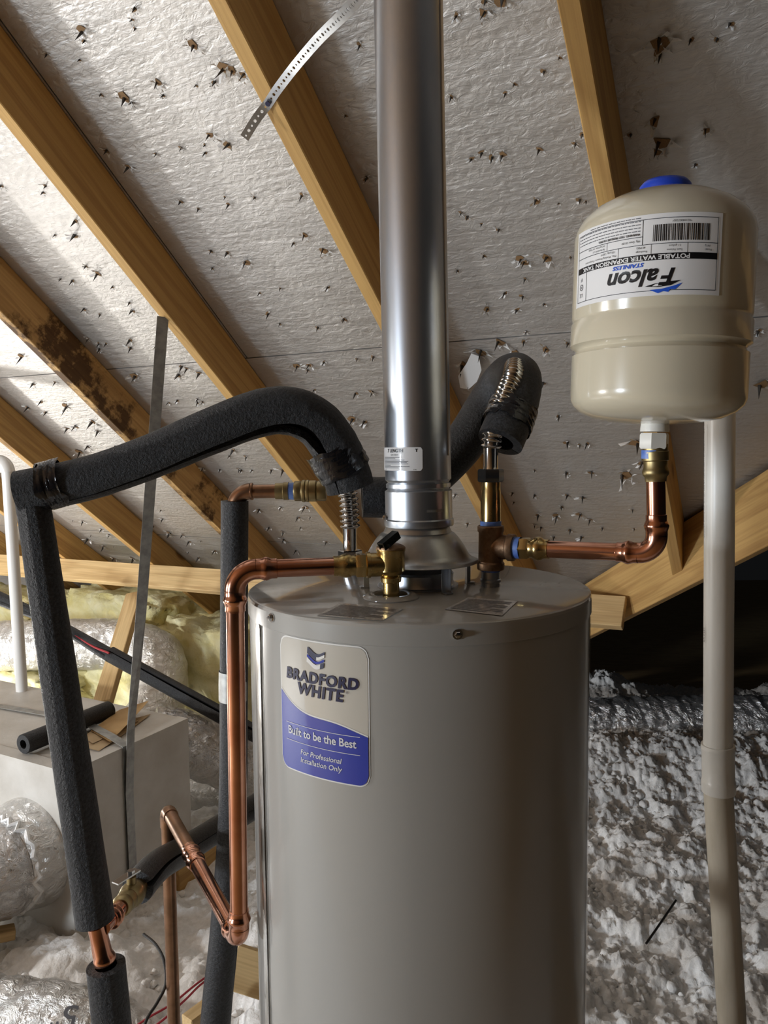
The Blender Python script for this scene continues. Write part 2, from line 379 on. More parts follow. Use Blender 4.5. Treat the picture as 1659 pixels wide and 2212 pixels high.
# ---- the roof slope behind the viewer (closes the attic)
rb = roof(0, D0, KS); bd = V((-D[0], -D[1], D[2]))
bk = []
for e, t in ((-7, 0), (3, 0), (3, 6.3), (-7, 6.3)): bk.append(rb + Ee*e + bd*t)
bk2 = [p+V((0, 0, .03)) for p in bk]
struct(obj('ceiling_rear', (bk+bk2, [(0, 1, 2, 3), (7, 6, 5, 4), (0, 4, 5, 1), (1, 5, 6, 2), (2, 6, 7, 3), (3, 7, 4, 0)]), M['osb_dark'], smooth=False))
nb = V((-N[0], -N[1], N[2]))
# ---- floor deck below the insulation
struct(obj('floor', box((-.5, 1.2, -.02), (8, 0, 0), (0, 7, 0), (0, 0, .02)), M['platform'], smooth=False))

# ---- torn foil and nail tips in the sheathing
def tear_mesh(seed, big):
    r = random.Random(seed); n = r.randint(5, 7); pts = []
    for k in range(n):
        a = 2*math.pi*k/n + r.uniform(-.3, .3); q = r.uniform(.25, .65); pts.append((math.cos(a)*q, math.sin(a)*q*(.55 if not big else .8), -.06))
    vs = [(0, 0, -.07)] + pts; fs = [(0, (k+1) % n+1, k+1) for k in range(n)]; fm = [1]*n
    for k in range(n):
        if r.random() < (.7 if big else .75):
            p, q = pts[k], pts[(k+1) % n]; m = ((p[0]+q[0])/2, (p[1]+q[1])/2); l = r.uniform(1.0, 1.9); s = r.uniform(.5, 1.3)
            t = (m[0]*(1+s*l), m[1]*(1+s*l), -r.uniform(.18, .6)); i = len(vs)
            c = ((p[0]+q[0])/2*1.25+t[0]*.15, (p[1]+q[1])/2*1.25+t[1]*.15, t[2]*.45)
            vs += [p, q, t, c, (t[0]+.25, t[1]+.1, t[2]*.8)]; fs += [(i, i+3, i+2), (i+3, i+1, i+4), (i+3, i+4, i+2)]; fm += [0, 0, 0]
    i = len(vs); x, y = r.uniform(-.2, .2), r.uniform(-.2, .2); h = r.uniform(1.0, 1.7)
    w = .10 if big else .15
    vs += [(x-w, y-w, 0), (x+w, y-w, 0), (x+w, y+w, 0), (x-w, y+w, 0), (x+r.uniform(-.2, .2), y+.1, -h)]
    fs += [(i, i+1, i+4), (i+1, i+2, i+4), (i+2, i+3, i+4), (i+3, i, i+4)]; fm += [2]*4
    me = mesh_of('foil_tear', vs, fs, False, fmat=fm)
    for m in (M['flap'], M['kraft'], M['nail']): me.materials.append(m)
    return me
TS = [tear_mesh(s, False) for s in range(8)]; TB = [tear_mesh(s+50, True) for s in range(6)]
ntear = 0
def tear(e, d, size, big, ang=None):
    global ntear
    for a, b, d0, d1, p in panels:
        if a+.01 < e < b-.01 and d0+.008 < d < d1-.008 and d < vd(e)-.05:
            for r in RE:
                if r-.012 < e < r+.05: return
            o = bpy.data.objects.new('foil_tear', random.choice(TB if big else TS)); COL.objects.link(o); o.parent = p
            o.matrix_basis = Matrix.Translation((e, d, -.0003)) @ Matrix.Rotation(random.uniform(0, 6.28) if ang is None else ang, 4, 'Z') @ Matrix.Diagonal((size, size, size, 1))
            ntear += 1; return
tears = [  # (x, y, size in pixels)
 (290,20,18),(287,42,10),(291,62,10),(175,62,28),(180,88,12),(415,95,30),(480,142,36),(500,150,26),(525,162,22),(343,178,24),(353,207,12),(425,186,9),(462,178,18),(266,208,34),(284,222,12),
 (97,400,12),(93,416,11),(4,402,12),(165,478,18),(164,510,20),(120,508,9),(188,576,12),(212,590,22),(158,606,14),(130,602,10),(100,115,12),(172,130,10),(220,205,12),(145,240,12),(230,326,16),(275,358,18),
 (335,332,11),(390,318,14),(445,330,14),(455,292,22),(490,312,30),(442,312,10),(392,436,16),(428,450,12),(485,425,9),(550,427,12),(492,440,14),(455,542,14),(492,545,16),(460,580,12),(533,566,22),(635,525,13),(660,508,22),(652,420,16),(700,540,24),
 (562,633,12),(605,622,10),(710,620,16),(578,676,18),(606,700,12),(685,707,14),(745,690,18),(280,655,12),(287,672,16),(182,668,14),(215,678,11),(243,620,10),(776,95,16),(748,250,12),(790,385,20),(780,540,16),(795,480,10),
 (985,30,18),(1043,28,26),(1045,4,20),(1080,2,40),(975,208,16),(1113,182,14),(1090,200,14),(1173,152,18),(1210,125,12),(1255,290,14),(1240,310,16),(1040,328,18),(1020,342,18),(1060,340,20),(1086,332,24),(1166,322,20),
 (1160,435,24),(1206,440,9),(1250,430,18),(1265,434,12),(995,458,14),(1008,470,16),(1040,483,10),(1076,497,14),(1122,558,22),(1135,566,26),(1183,557,32),(1047,553,14),(1232,555,12),(990,585,12),(1135,602,14),(1092,632,18),(1126,638,16),(1175,657,12),(1052,668,24),(1118,668,18),(1135,716,14),
 (1310,75,20),(1428,90,40),(1422,112,30),(1495,86,18),(1548,86,18),(1580,52,16),(1412,262,34),(1430,310,46),(1420,330,24),(1527,282,22),(1503,356,14),(1360,290,16),(1350,330,10),(1370,418,18),(1590,430,16),(1640,712,20),(1648,830,40),
 (1080,740,34),(1112,760,26),(1130,738,18),(1180,755,26),(1226,742,16),(1040,760,30),(1005,790,40),(1018,822,34),(1175,828,18),(1150,900,14),(1205,898,18),(1120,938,16),(1270,958,18),(1100,960,14),(1155,1015,10),(1225,1022,18),(1277,1020,22),(1350,1025,36),(1372,955,40),(1385,1000,26),(1110,975,12),(1222,955,20),(1252,960,12),
 (1155,1070,14),(1225,1070,16),(1260,1075,18),(1215,1095,14),(1250,1110,26),(1160,1112,16),(1200,1112,24),(1275,1122,16),(1170,1140,12),(1230,1145,14),(1258,1160,16),(1195,1160,14),(1108,1065,12),(985,1068,14),(1300,1140,12),(1010,1130,12),
 (640,790,26),(670,788,22),(700,780,14),(665,800,12),(770,775,12),(805,770,16),(770,850,18),(802,845,20),(680,842,12),(760,905,34),(790,910,20),(688,858,14),(590,772,12),
 (190,730,14),(215,755,14),(212,740,12),(283,735,18),(282,752,16),(230,742,10),(340,745,14),(45,768,22),(72,830,14),(118,825,10),(390,790,18),(402,795,14),(430,805,18),(385,810,20),(372,785,12),(290,812,30),(105,808,14),
 (90,868,14),(60,880,16),(140,875,24),(98,890,14),(200,910,20),(165,922,16),(145,925,14),(210,930,16),(385,865,12),(425,862,12),(428,870,14),(437,868,10),(365,870,10),(170,975,26),(250,965,18),(190,965,14),(240,970,12),
 (505,972,18),(495,985,10),(530,985,12),(515,1012,12),(545,1016,10),(585,1015,12),(612,1016,20),(440,1012,12),(475,1015,10),(520,1015,12),(660,1095,24),(558,1100,16),(605,1095,14),(645,1118,14),(582,1140,12),(610,1148,14),(650,1140,10),(560,1160,12),(612,1165,14),(660,1175,14),(705,1170,12),(640,1190,14),
 (178,1125,12),(218,1143,12),(365,1150,18),(395,1155,12),(410,1170,14),(235,1155,10),(190,1165,16),(225,1180,14),(285,1205,18),(245,1205,14),(465,1190,12),(430,1205,14),(455,1160,12),(350,1120,12),(330,1135,14)]
for x, y, s in tears:
    e, d = roof_px(x, y); dist = np.linalg.norm(roof(e, d)-CAM)
    tear(e, d, s*dist/F*(.78 if s < 22 else .74), s >= 22)
for d in np.arange(2.30, 3.6, .14):
    for e in np.arange(-4.6, -.4, .27):
        if ntear < 290 and random.random() < .5: tear(e+random.uniform(-.1, .1), d+random.uniform(-.02, .02), random.uniform(.008, .016), False)

# ================================================================== LOOSE-FILL INSULATION ON THE FLOOR
def mound(x, y):
    h = .085 + .10*fbm(x*1.3+3, y*1.3+1, 3, 5)
    h = h + .15*np.exp(-((x-.75)**2/.5+(y-2.28)**2/.10)) + .14*np.exp(-((x-1.9)**2/.9+(y-2.32)**2/.08))
    h = h + .17*np.exp(-((x-1.15)**2/.16+(y-3.2)**2/.08))
    h = h + .10*np.exp(-((x+.95)**2/.05+(y-.95)**2/.02)) + .06*np.exp(-((x+.35)**2/.1+(y-.9)**2/.1))
    w = np.clip((np.hypot(x, y)-.36)/.25, 0, 1)          # kept clear around the heater platform
    return h*w + .004
def insul_patch(x0, x1, y0, y1, st, amp):
    xs = np.arange(x0, x1+st/2, st); ys = np.arange(y0, y1+st/2, st); X, Y = np.meshgrid(xs, ys)
    wx = X + .03*fbm(X*9, Y*9, 2, 31); wy = Y + .03*fbm(X*9+7, Y*9, 2, 37)
    Z = mound(X, Y) + amp*1.1*(.5-fbm(wx*8, wy*8, 2, 3, True)) + amp*.75*(fbm(wx*21, wy*21, 3, 9, True)-.5) + amp*.40*(fbm(wx*60, wy*60, 2, 14, True)-.5)
    Z = np.maximum(Z, .002)
    nx, ny = len(xs), len(ys); v = np.stack([X.ravel(), Y.ravel(), Z.ravel()], 1)
    i = np.arange(nx*ny).reshape(ny, nx); f = np.stack([i[:-1, :-1].ravel(), i[:-1, 1:].ravel(), i[1:, 1:].ravel(), i[1:, :-1].ravel()], 1)
    return v, f
def ico(sub):
    bm = bmesh.new(); bmesh.ops.create_icosphere(bm, subdivisions=sub, radius=1); v = np.array([p.co[:] for p in bm.verts]); f = np.array([[q.index for q in p.verts] for p in bm.faces]); bm.free(); return v, f
icv, icf = ico(2)
def scatter(pts, rad, nvar=10):
    base = []
    for k in range(nvar):
        a = icv*1.0; d = .35+1.15*fbm(a[:, 0]*2.6+a[:, 2]*1.9+k*9, a[:, 1]*2.6-a[:, 2]*1.4+k*5, 3, 60+k, True); base.append(a*d[:, None])
    vs = []; fs = []; n = 0
    for p, r in zip(pts, rad):
        b = base[rng.integers(nvar)]; t = rng.uniform(0, 6.28); c, s = math.cos(t), math.sin(t)
        q = np.stack([b[:, 0]*c-b[:, 1]*s, b[:, 0]*s+b[:, 1]*c, b[:, 2]*rng.uniform(.6, .95)], 1)*r*np.array([1, rng.uniform(.7, 1.2), 1]) + p
        vs.append(q); fs.append(icf+n); n += len(q)
    return np.concatenate(vs), np.concatenate(fs)
def fast_mesh(name, vs, fs, mat):
    me = bpy.data.meshes.new(name); k = fs.shape[1]; me.vertices.add(len(vs)); me.vertices.foreach_set('co', vs.astype(np.float32).ravel())
    me.loops.add(fs.size); me.loops.foreach_set('vertex_index', fs.astype(np.int32).ravel()); me.polygons.add(len(fs))
    me.polygons.foreach_set('loop_start', np.arange(0, fs.size, k, dtype=np.int32)); me.polygons.foreach_set('use_smooth', np.ones(len(fs), bool)); me.update(calc_edges=True); me.validate()
    me.materials.append(mat); o = bpy.data.objects.new(name, me); COL.objects.link(o); return o
def stuff(o, label, cat): tag(o, label, cat); o['kind'] = 'stuff'; return o
v, f = insul_patch(.22, 3.0, .55, 3.6, .0075, .06)
stuff(fast_mesh('loose_insulation', v, f, M['insul']), 'bed of white loose-fill insulation right of the heater', 'insulation')
v, f = insul_patch(-2.6, .22, .05, 4.0, .015, .05)
stuff(fast_mesh('loose_insulation', v, f, M['insul']), 'bed of white loose-fill insulation left of the heater', 'insulation')
v, f = insul_patch(-6, 6, -5, 6, .11, .03); keep = ((v-CAM)@N < KS-.1) & (v[:, 1] > -.9) & ~((v[:, 0] > -2.65) & (v[:, 0] < 3.25) & (v[:, 1] > .0) & (v[:, 1] < 4.05))
fk = f[keep[f].all(1)]
stuff(fast_mesh('loose_insulation', v-np.array([0, 0, .03]), fk, M['insul']), 'thin insulation spread over the far attic floor', 'insulation')
def clump_field(n, x0, x1, y0, y1, r0, r1):
    P = np.stack([rng.uniform(x0, x1, n), rng.uniform(y0, y1, n)], 1); dn_ = fbm(P[:, 0]*4, P[:, 1]*4, 2, 77); P = P[dn_ > .38]
    z = mound(P[:, 0], P[:, 1]) + .055*(.5-fbm(P[:, 0]*8, P[:, 1]*8, 2, 3, True)); r = rng.uniform(r0, r1, len(P))**1.0
    keep = np.hypot(P[:, 0], P[:, 1]) > .42
    return np.stack([P[:, 0], P[:, 1], z-r*.05], 1)[keep], r[keep]
p, r = clump_field(3600, .3, 2.3, .6, 3.0, .006, .019); v, f = scatter(p, r)
stuff(fast_mesh('insulation_clumps', v, f, M['insul']), 'tufts of white loose-fill lying right of the heater', 'insulation')
p, r = clump_field(1600, -1.6, .2, .5, 2.0, .007, .020)
v, f = scatter(p, r)
stuff(fast_mesh('insulation_clumps', v, f, M['insul']), 'tufts of white loose-fill lying left of the heater', 'insulation')

def text2d(s, size, shear=0., bold=0., sx=1., sp=1.):
    cu = bpy.data.curves.new('txt', 'FONT'); cu.body = s; cu.size = size; cu.shear = shear; cu.offset = bold; cu.resolution_u = 3; cu.space_character = sp; cu.align_x = 'CENTER'; cu.align_y = 'CENTER'
    ob = bpy.data.objects.new('txt', cu); COL.objects.link(ob); dg = bpy.context.evaluated_depsgraph_get(); me = bpy.data.meshes.new_from_object(ob.evaluated_get(dg))
    v = np.array([p.co[:] for p in me.vertices]); f = [tuple(p.vertices) for p in me.polygons]
    bpy.data.objects.remove(ob); bpy.data.curves.remove(cu); bpy.data.meshes.remove(me); v[:, 0] *= sx; return v, f

# ================================================================== DUCTS, PLENUM, BATTS (background)
def duct(P, r, amp=.035, nseg=72, step=.008, seed=0, freq=34):
    P = smooth_path(P, 12); L = np.concatenate([[0], np.cumsum(np.linalg.norm(np.diff(P, axis=0), axis=1))]); s = np.arange(0, L[-1], step)
    Q = np.stack([np.interp(s, L, P[:, k]) for k in range(3)], 1); T, A, B = frames(Q); th = np.linspace(0, 2*np.pi, nseg, endpoint=False)
    S_, TH = np.meshgrid(s, th, indexing='ij'); c = np.cos(TH); n = np.sin(TH)
    w = fbm(S_*freq+1.5*fbm(c*2+S_*3, n*2, 2, seed+2), c*1.3+n*.7+seed, 3, seed, True)-.5
    w2 = fbm(S_*9, c*2.2+n*1.7, 3, seed+9)-.5; rib = .25*np.sin(S_*2*np.pi/.085+TH)
    R = r*(1+amp*(2.2*w+1.2*w2+rib*.6))
    vs = (Q[:, None, :] + A[:, None, :]*(R*c)[..., None] + B[:, None, :]*(R*n)[..., None]).reshape(-1, 3)
    m = nseg; i = np.arange(len(s)-1)[:, None]*m; j = np.arange(m)[None]; j2 = (j+1) % m
    fs = np.stack([(i+j).ravel(), (i+j2).ravel(), (i+m+j2).ravel(), (i+m+j).ravel()], 1)
    return vs, [tuple(q) for q in fs] + [tuple(range(m-1, -1, -1)), tuple((len(s)-1)*m+k for k in range(m))]
ax = at(1290, 1576, 2.62); bx = at(1659, 1572, 2.60)
u = unit(bx-ax); P = [ax-u*1.6, ax-u*.8, ax, (ax+bx)/2, bx, bx+u*.8, bx+u*1.6]
PRD = P
rd = thing('flexible_duct', 'silver flexible duct lying across the insulation right of the heater', 'duct', (ax[0], ax[1], ax[2]-.16))
obj('jacket', duct(P, .158, .075, seed=3, freq=17), M['mylar'], rd)
# plenum box, aligned with the house
pc = onz(146, 1669, .68)
BX, BY = 1.25, .54   # along -Ee, along DH
cen = pc - Ee*BX/2 + DH*BY/2
pl = thing('plenum_box', 'large foil-jacketed duct-board plenum box with a steel strap over it', 'plenum', (cen[0], cen[1], .10))
obj('body', box((cen[0], cen[1], .39), Ee*BX/2, DH*BY/2, (0, 0, .288)), M['board'], pl, smooth=False)
for k, (a, b, w_) in enumerate(((pc, pc+DH*BY, .035), (pc, pc-Ee*BX, .035))):
    a = a+V((0, 0, .0006+.0008*k)); b = b+V((0, 0, .0006+.0008*k)); x = unit(b-a)
    inn = -Ee if k == 0 else DH; out = Ee if k == 0 else -DH
    g1 = ([a+inn*.05, b+inn*.05, b+out*.0015, a+out*.0015, b+out*.0015-V((0, 0, .055)), a+out*.0015-V((0, 0, .055))], [(0, 1, 2, 3), (3, 2, 4, 5)])
    obj('seam_tape', g1, M['board'], pl, smooth=False)
g1 = ([pc+Ee*.0018-V((0, 0, .04)), pc+Ee*.0018+DH*.05-V((0, 0, .04)), pc+Ee*.0018+DH*.05-V((0, 0, .57)), pc+Ee*.0018-V((0, 0, .57))], [(0, 1, 2, 3)])
# collar and duct leaving the front of the box
nrm = -DH
def onplane(px, py, p0, nn):
    r = ray(px, py); return CAM + r*(((V(p0)-CAM)@nn)/(r@nn))
cc = onplane(66, 1838, pc, nrm)
obj('duct_collar', lathe([(.165, -.004), (.178, .0), (.178, .02), (.168, .055), (.160, .085), (.150, .10)], cc, nrm, 56), M['mylar_soft'], pl)
fd = thing('flexible_duct', 'silver flexible duct leaving the front of the plenum box', 'duct', (cc[0]-.2, cc[1]-.3, .10))
P = [cc+nrm*.075, cc+nrm*.16+V((-.02, 0, -.005)), cc+nrm*.30+V((-.10, .0, -.02)), cc+nrm*.42+V((-.27, .06, -.03)), cc+nrm*.5+V((-.6, .2, -.04)), cc+nrm*.52+V((-1.0, .3, -.04))]
obj('jacket', duct(P, .148, .05, seed=12, freq=24), M['mylar'], fd)
rg = []
for k in range(60):
    t = 2*math.pi*k/60; a_ = unit(np.cross(nrm, (0, 0, 1))); q = cc+nrm*(.092+random.uniform(-.012, .012)) + (a_*math.cos(t)+V((0, 0, 1))*math.sin(t))*(.153+random.uniform(-.006, .010)); rg.append(q)
obj('crimped_edge', sweep(rg+[rg[0]], circ(.008, 6), caps=False), M['flap'], fd)
# ducts behind the box
d1 = thing('flexible_duct', 'silver flexible duct below the purlin, bending down at its right end', 'duct', at(200, 1460, 2.75))
obj('jacket', duct([at(-260, 1400, 3.05), at(-20, 1396, 3.0), at(150, 1392, 2.98), at(265, 1393, 2.96), at(338, 1420, 2.86), at(345, 1490, 2.72), at(325, 1560, 2.55), at(285, 1640, 2.4)], .137, .045, seed=21, freq=16), M['mylar_soft'], d1)
d2 = thing('flexible_duct', 'wrinkled silver duct leaving the back of the plenum box behind the thin foam pipe', 'duct', at(430, 1690, 1.85))
obj('jacket', duct([at(330, 1600, 1.86), at(400, 1604, 1.90), at(470, 1625, 1.95), at(560, 1660, 2.0), at(700, 1720, 2.05), at(900, 1760, 2.1)], .130, .07, seed=31, freq=20), M['mylar'], d2)
d3 = thing('flexible_duct', 'small crumpled silver duct sagging below the wrinkled one', 'duct', at(430, 1780, 1.95))
obj('jacket', duct([at(360, 1715, 2.12), at(420, 1728, 2.10), at(470, 1735, 2.12), at(620, 1800, 2.2)], .10, .05, seed=41), M['mylar_soft'], d3)
d4 = thing('flexible_duct', 'silver flexible duct marked 5 in the bottom left corner', 'duct', at(60, 2250, .70))
P5 = [at(-420, 2150, .80), at(-150, 2205, .74), at(20, 2222, .70), at(120, 2232, .68), at(215, 2262, .66), at(300, 2330, .62)]
obj('jacket', duct(P5, .118, .06, seed=52, freq=18), M['mylar_soft'], d4)
def duct_text(parent, path, r, txt, size, s_mid, th_mid, mat='ink_grey', rot=0., sx=1.):
    Q = smooth_path(path, 40); L = np.concatenate([[0], np.cumsum(np.linalg.norm(np.diff(Q, axis=0), axis=1))]); T_, A_, B_ = frames(Q); v, f = text2d(txt, size, 0, .0006, sx); out = []
    for p in v:
        a, b = p[0]*math.cos(rot)-p[1]*math.sin(rot), p[0]*math.sin(rot)+p[1]*math.cos(rot)
        k = np.interp(s_mid+a, L, np.arange(len(Q))); i = int(k); c_ = Q[i]+(Q[min(i+1, len(Q)-1)]-Q[i])*(k-i); t = th_mid-b/r
        out.append(c_+(A_[i]*math.cos(t)+B_[i]*math.sin(t))*r)
    obj('lettering', (out, f), M[mat], parent, smooth=False)
# yellow batts against the eaves
def batt(name, c, L, W, H, dirx, seed, label, tilt=0.):
    x = unit(dirx); y = unit(np.cross((0, 0, 1), x)); z = V((0, 0, 1))
    n = 36; vs = []; fs = []
    bm = bmesh.new(); bmesh.ops.create_cube(bm, size=2); bmesh.ops.subdivide_edges(bm, edges=list(bm.edges), cuts=22, use_grid_fill=True)
    co = np.array([q.co[:] for q in bm.verts]); F_ = [tuple(q.index for q in p_.verts) for p_ in bm.faces]; bm.free()
    s = co/np.maximum(1e-6, (np.abs(co)**5).sum(1)**.2)[:, None]; s = s*.6+co*.4
    k = 1+.20*(fbm(co[:, 0]*2.2*L/W+seed+co[:, 2]*1.7, co[:, 1]*2.2+co[:, 2]*2.1+seed, 4, seed, True)-.5)*2
    p_ = s*k[:, None]; q = V(c)+p_[:, :1]*x*L/2+p_[:, 1:2]*y*W/2+p_[:, 2:]*z*H/2
    o = obj(name, (q, F_), M['yellow'], angle=None); return tag(o, label, 'insulation batt', 'yellow batts at the eaves')
batt('insulation_batt', at(425, 1440, 3.28), 1.0, .55, .62, Ee, 3, 'yellow fibreglass batt heaped right of the bending silver duct')
batt('insulation_batt', at(285, 1350, 3.45), .75, .45, .42, Ee, 13, 'yellow fibreglass batt showing above the silver duct beside the brace')
batt('insulation_batt', at(300, 1475, 3.15), .55, .4, .30, Ee, 19, 'yellow fibreglass batt low behind the foot of the slanting brace')
batt('insulation_batt', at(40, 1478, 3.2), .9, .4, .26, Ee, 23, 'yellow fibreglass batt under the silver duct behind the small white pipe')
batt('insulation_batt', at(20, 1345, 3.6), .9, .5, .38, Ee, 29, 'yellow fibreglass batt above the silver duct at the left edge')

# ================================================================== WATER HEATER
R, ZT = .265, 1.46
CDIR = math.atan2(CAM[1], CAM[0])           # direction from the tank axis to the viewer
def cyl(c, r, ang, z): return V((c[0]+r*math.cos(ang), c[1]+r*math.sin(ang), z))
wh = thing('water_heater', 'tall grey cylindrical water heater with a blue and grey brand label', 'water heater', (0, 0, .0))
obj('jacket', lathe([(R-.002, .03), (R, .035), (R, ZT-.028)], (0, 0, 0), n=128, caps=True), M['paint'], wh)
obj('base_ring', lathe([(R+.006, 0), (R+.006, .03), (R-.01, .032)], (0, 0, 0), n=96), M['galv_dull'], wh)
obj('cap_skirt', lathe([(R+.0005, ZT-.030), (R+.0022, ZT-.029), (R+.0022, ZT-.006)], (0, 0, 0), n=128, caps=False), M['paint'], wh)
obj('top_cap', lathe([(R+.0022, ZT-.006), (R+.0012, ZT-.0022), (R-.002, ZT), (.01, ZT+.0005)], (0, 0, 0), n=128), M['paint_top'], wh)
def cyl_patch(c, r, a0, a1, ztop, zbot, n=40, rows=1):
    """patch wrapped on a vertical cylinder; ztop / zbot functions of t in 0..1"""
    vs = []; fs = []
    for k in range(n+1):
        t = k/n; a = a0+(a1-a0)*t; z1, z0 = ztop(t), zbot(t)
        for j in range(rows+1): vs.append(cyl(c, r, a, z0+(z1-z0)*j/rows))
    m = rows+1
    for k in range(n):
        for j in range(rows): fs.append((k*m+j, (k+1)*m+j, (k+1)*m+j+1, k*m+j+1))
    return vs, fs
sa = CDIR - math.radians(59.5)
strip = join(cyl_patch((0, 0), R+.0022, sa-.030, sa+.030, lambda t: ZT-.031, lambda t: .04, 4), cyl_patch((0, 0), R+.0004, sa+.036, sa+.050, lambda t: ZT-.031, lambda t: .04, 2))
obj('jacket_seam', strip, M['strip'], wh, label='glossy vertical seam strip down the jacket')
sb = CDIR + math.radians(73.5)
obj('jacket_seam', cyl_patch((0, 0), R+.0015, sb-.02, sb+.02, lambda t: ZT-.033, lambda t: .04, 3), M['strip'], wh)
def screw(px, py, parent, c=(0, 0), r=R):
    # on the cylinder facing the viewer
    rr = ray(px, py); a_ = rr[0]**2+rr[1]**2; b_ = 2*(rr[0]*(CAM[0]-c[0])+rr[1]*(CAM[1]-c[1])); c_ = (CAM[0]-c[0])**2+(CAM[1]-c[1])**2-r*r
    t = (-b_-math.sqrt(max(0, b_*b_-4*a_*c_)))/(2*a_); p = CAM+rr*t; nn = unit((p[0]-c[0], p[1]-c[1], 0))
    g = join(lathe([(.0066, 0), (.0066, .0018)], p, nn, 20), lathe([(.0048, .0018), (.0048, .0036), (.0036, .0056), (0.0001, .006)], p, nn, 6), box(p+nn*.0062, np.cross(nn, (0, 0, 1))*.004, V((0, 0, .0008)), nn*.0004))
    obj('screw', g, M['chrome'], parent)
screw(588, 1334, wh, r=R+.002); screw(988, 1370, wh, r=R+.002)
# brand label (wrapped on the jacket)
la0, la1 = CDIR-math.radians(45.2), CDIR-math.radians(13.6)
lw = (la1-la0)*R; lzt, lzb = 1.4285, 1.2435; lh = lzt-lzb
def rcorner(t, w, r):
    x = t*w; x = min(x, w-x)
    return 0 if x >= r else r-math.sqrt(max(0, r*r-(r-x)**2))
def lp(lift, inset=0., top=None, mat=None, name='label_print', n=48, t0=0., t1=1., bot=None, parent=None):
    w = lw-2*inset; rc = .016-inset
    def tt(t): return t0+(t1-t0)*t
    zt_ = (lambda t: lzt-inset-rcorner(tt(t), w, rc)) if top is None else (lambda t: min(top(tt(t)), lzt-inset-rcorner(tt(t), w, rc)))
    zb_ = (lambda t: lzb+inset+rcorner(tt(t), w, rc)) if bot is None else (lambda t: bot(tt(t)))
    b0 = la0+inset/R; b1 = la1-inset/R
    return cyl_patch((0, 0), R+lift, b0+(b1-b0)*t0, b0+(b1-b0)*t1, zt_, zb_, n)
lab = obj('brand_label', lp(.0006), M['label_edge'], wh, label='brand sticker with grey top and blue wave')
obj('label_face', lp(.0010, .0022), M['label_grey'], lab)
def wave(t): return lzb + lh*(.600 - .20*math.sin(min(1, t*1.10)*math.pi*.5)**1.0 + .035*math.sin(t*math.pi*2+3.4) - .030*t)
obj('label_border', lp(.0013, .0022, top=lambda t: wave(t)+.0022), M['label_edge'], lab)
obj('label_blue_field', lp(.0016, .0022, top=wave), M['label_blue'], lab)
def wrap(g, c, r, amid, zmid, flip=False):
    v, f = g; s = -1 if flip else 1
    return [cyl(c, r, amid+s*p[0]/r, zmid+s*p[1]) for p in v], f
lm = (la0+la1)/2; LL = R+.0022
def T(s, u, v, size, mat, name, shear=0., bold=0., sx=1., sp=1.):
    obj(name, wrap(text2d(s, size, shear, bold, sx, sp), (0, 0), LL, lm+u/R, lzb+v, False), M[mat], lab, smooth=False)
T('BRADFORD', 0, .1345, .0205, 'ink_navy', 'lettering', .12, .0009, 1.02, 1.12)
T('WHITE', 0, .1170, .0215, 'ink_navy', 'lettering', .12, .0009, 1.02, 1.12)
T('®', .043, .123, .005, 'ink_navy', 'lettering')
T('Built to be the Best', -.001, .0560, .0155, 'print_white', 'lettering', 0, .0003, .92)
T('For Professional', 0, .0305, .0102, 'print_white', 'lettering', .2, .0001)
T('Installation Only', 0, .0195, .0102, 'print_white', 'lettering', .2, .0001)
for vz in (.0665, .0425):
    obj('rule', cyl_patch((0, 0), LL, lm-.060/R, lm+.060/R, lambda t: lzb+vz+.0004, lambda t: lzb+vz-.0004, 16), M['print_white'], lab)
# little flag emblem: wavy blue and pale bars
def flagbar(x0, x1, y0, y1, mat, nm='emblem'):
    n = 12; vs = []; fs = []
    for k in range(n+1):
        x = x0+(x1-x0)*k/n; dy = .0035*math.sin((x+.014)/.028*math.pi*1.6+2.0)-.10*(x)
        sk = .10
        for y in (y0, y1): vs.append(cyl((0, 0), LL, lm+(x-.004+y*sk)/R, lzb+.1605+y+dy))
    for k in range(n): fs.append((2*k, 2*k+2, 2*k+3, 2*k+1))
    obj(nm, (vs, fs), M[mat], lab)
flagbar(-.014, .014, .0075, .0115, 'ink_navy'); flagbar(-.014, .001, .0025, .0075, 'ink_navy'); flagbar(.001, .014, .0035, .0075, 'label_edge'); flagbar(-.014, .014, -.0020, .0015, 'label_blue'); flagbar(-.014, .008, -.009, -.003, 'label_edge'); flagbar(.008, .014, -.010, -.003, 'ink_navy')
# stickers and trim ring on the top
def topquad(pts, z, nm, mat, parent, n=1):
    v = [onz(x, y, z) for x, y in pts]; c = sum(v)/4
    obj(nm, (v, [(0, 1, 2, 3)]), M[mat], parent, smooth=False); return v
for nm, pts in (('warning_sticker', [(960, 1316), (1085, 1330), (1118, 1298), (1012, 1290)]), ('data_sticker', [(684, 1329), (824, 1341), (872, 1315), (735, 1302)])):
    v = [onz(x, y, ZT+.0012) for x, y in pts]
    o = obj(nm, (v, [(0, 1, 2, 3)]), M['clear_label'], wh, smooth=False)
    a, b, c_, d_ = v
    for k in range(9):
        s0, s1 = .10+.09*k, .10+.09*k+.030; q = lambda s, t: (a*(1-t)+b*t)*(1-s)+(d_*(1-t)+c_*t)*s + V((0, 0, .0004))
        w = .93 if k % 3 else .7
        obj('print_line', ([q(s0, .06), q(s0, w), q(s1, w), q(s1, .06)], [(0, 1, 2, 3)]), M['ink_grey'], o, smooth=False)
TP = onz(845, 1291, ZT)
obj('valve_trim_ring', lathe([(.0245, 0), (.0245, .004), (.028, .0055), (.036, .0045), (.0415, .001), (.0415, -.0005)], TP+V((0, 0, .0012)), n=48, caps=False), M['paint_top'], wh)

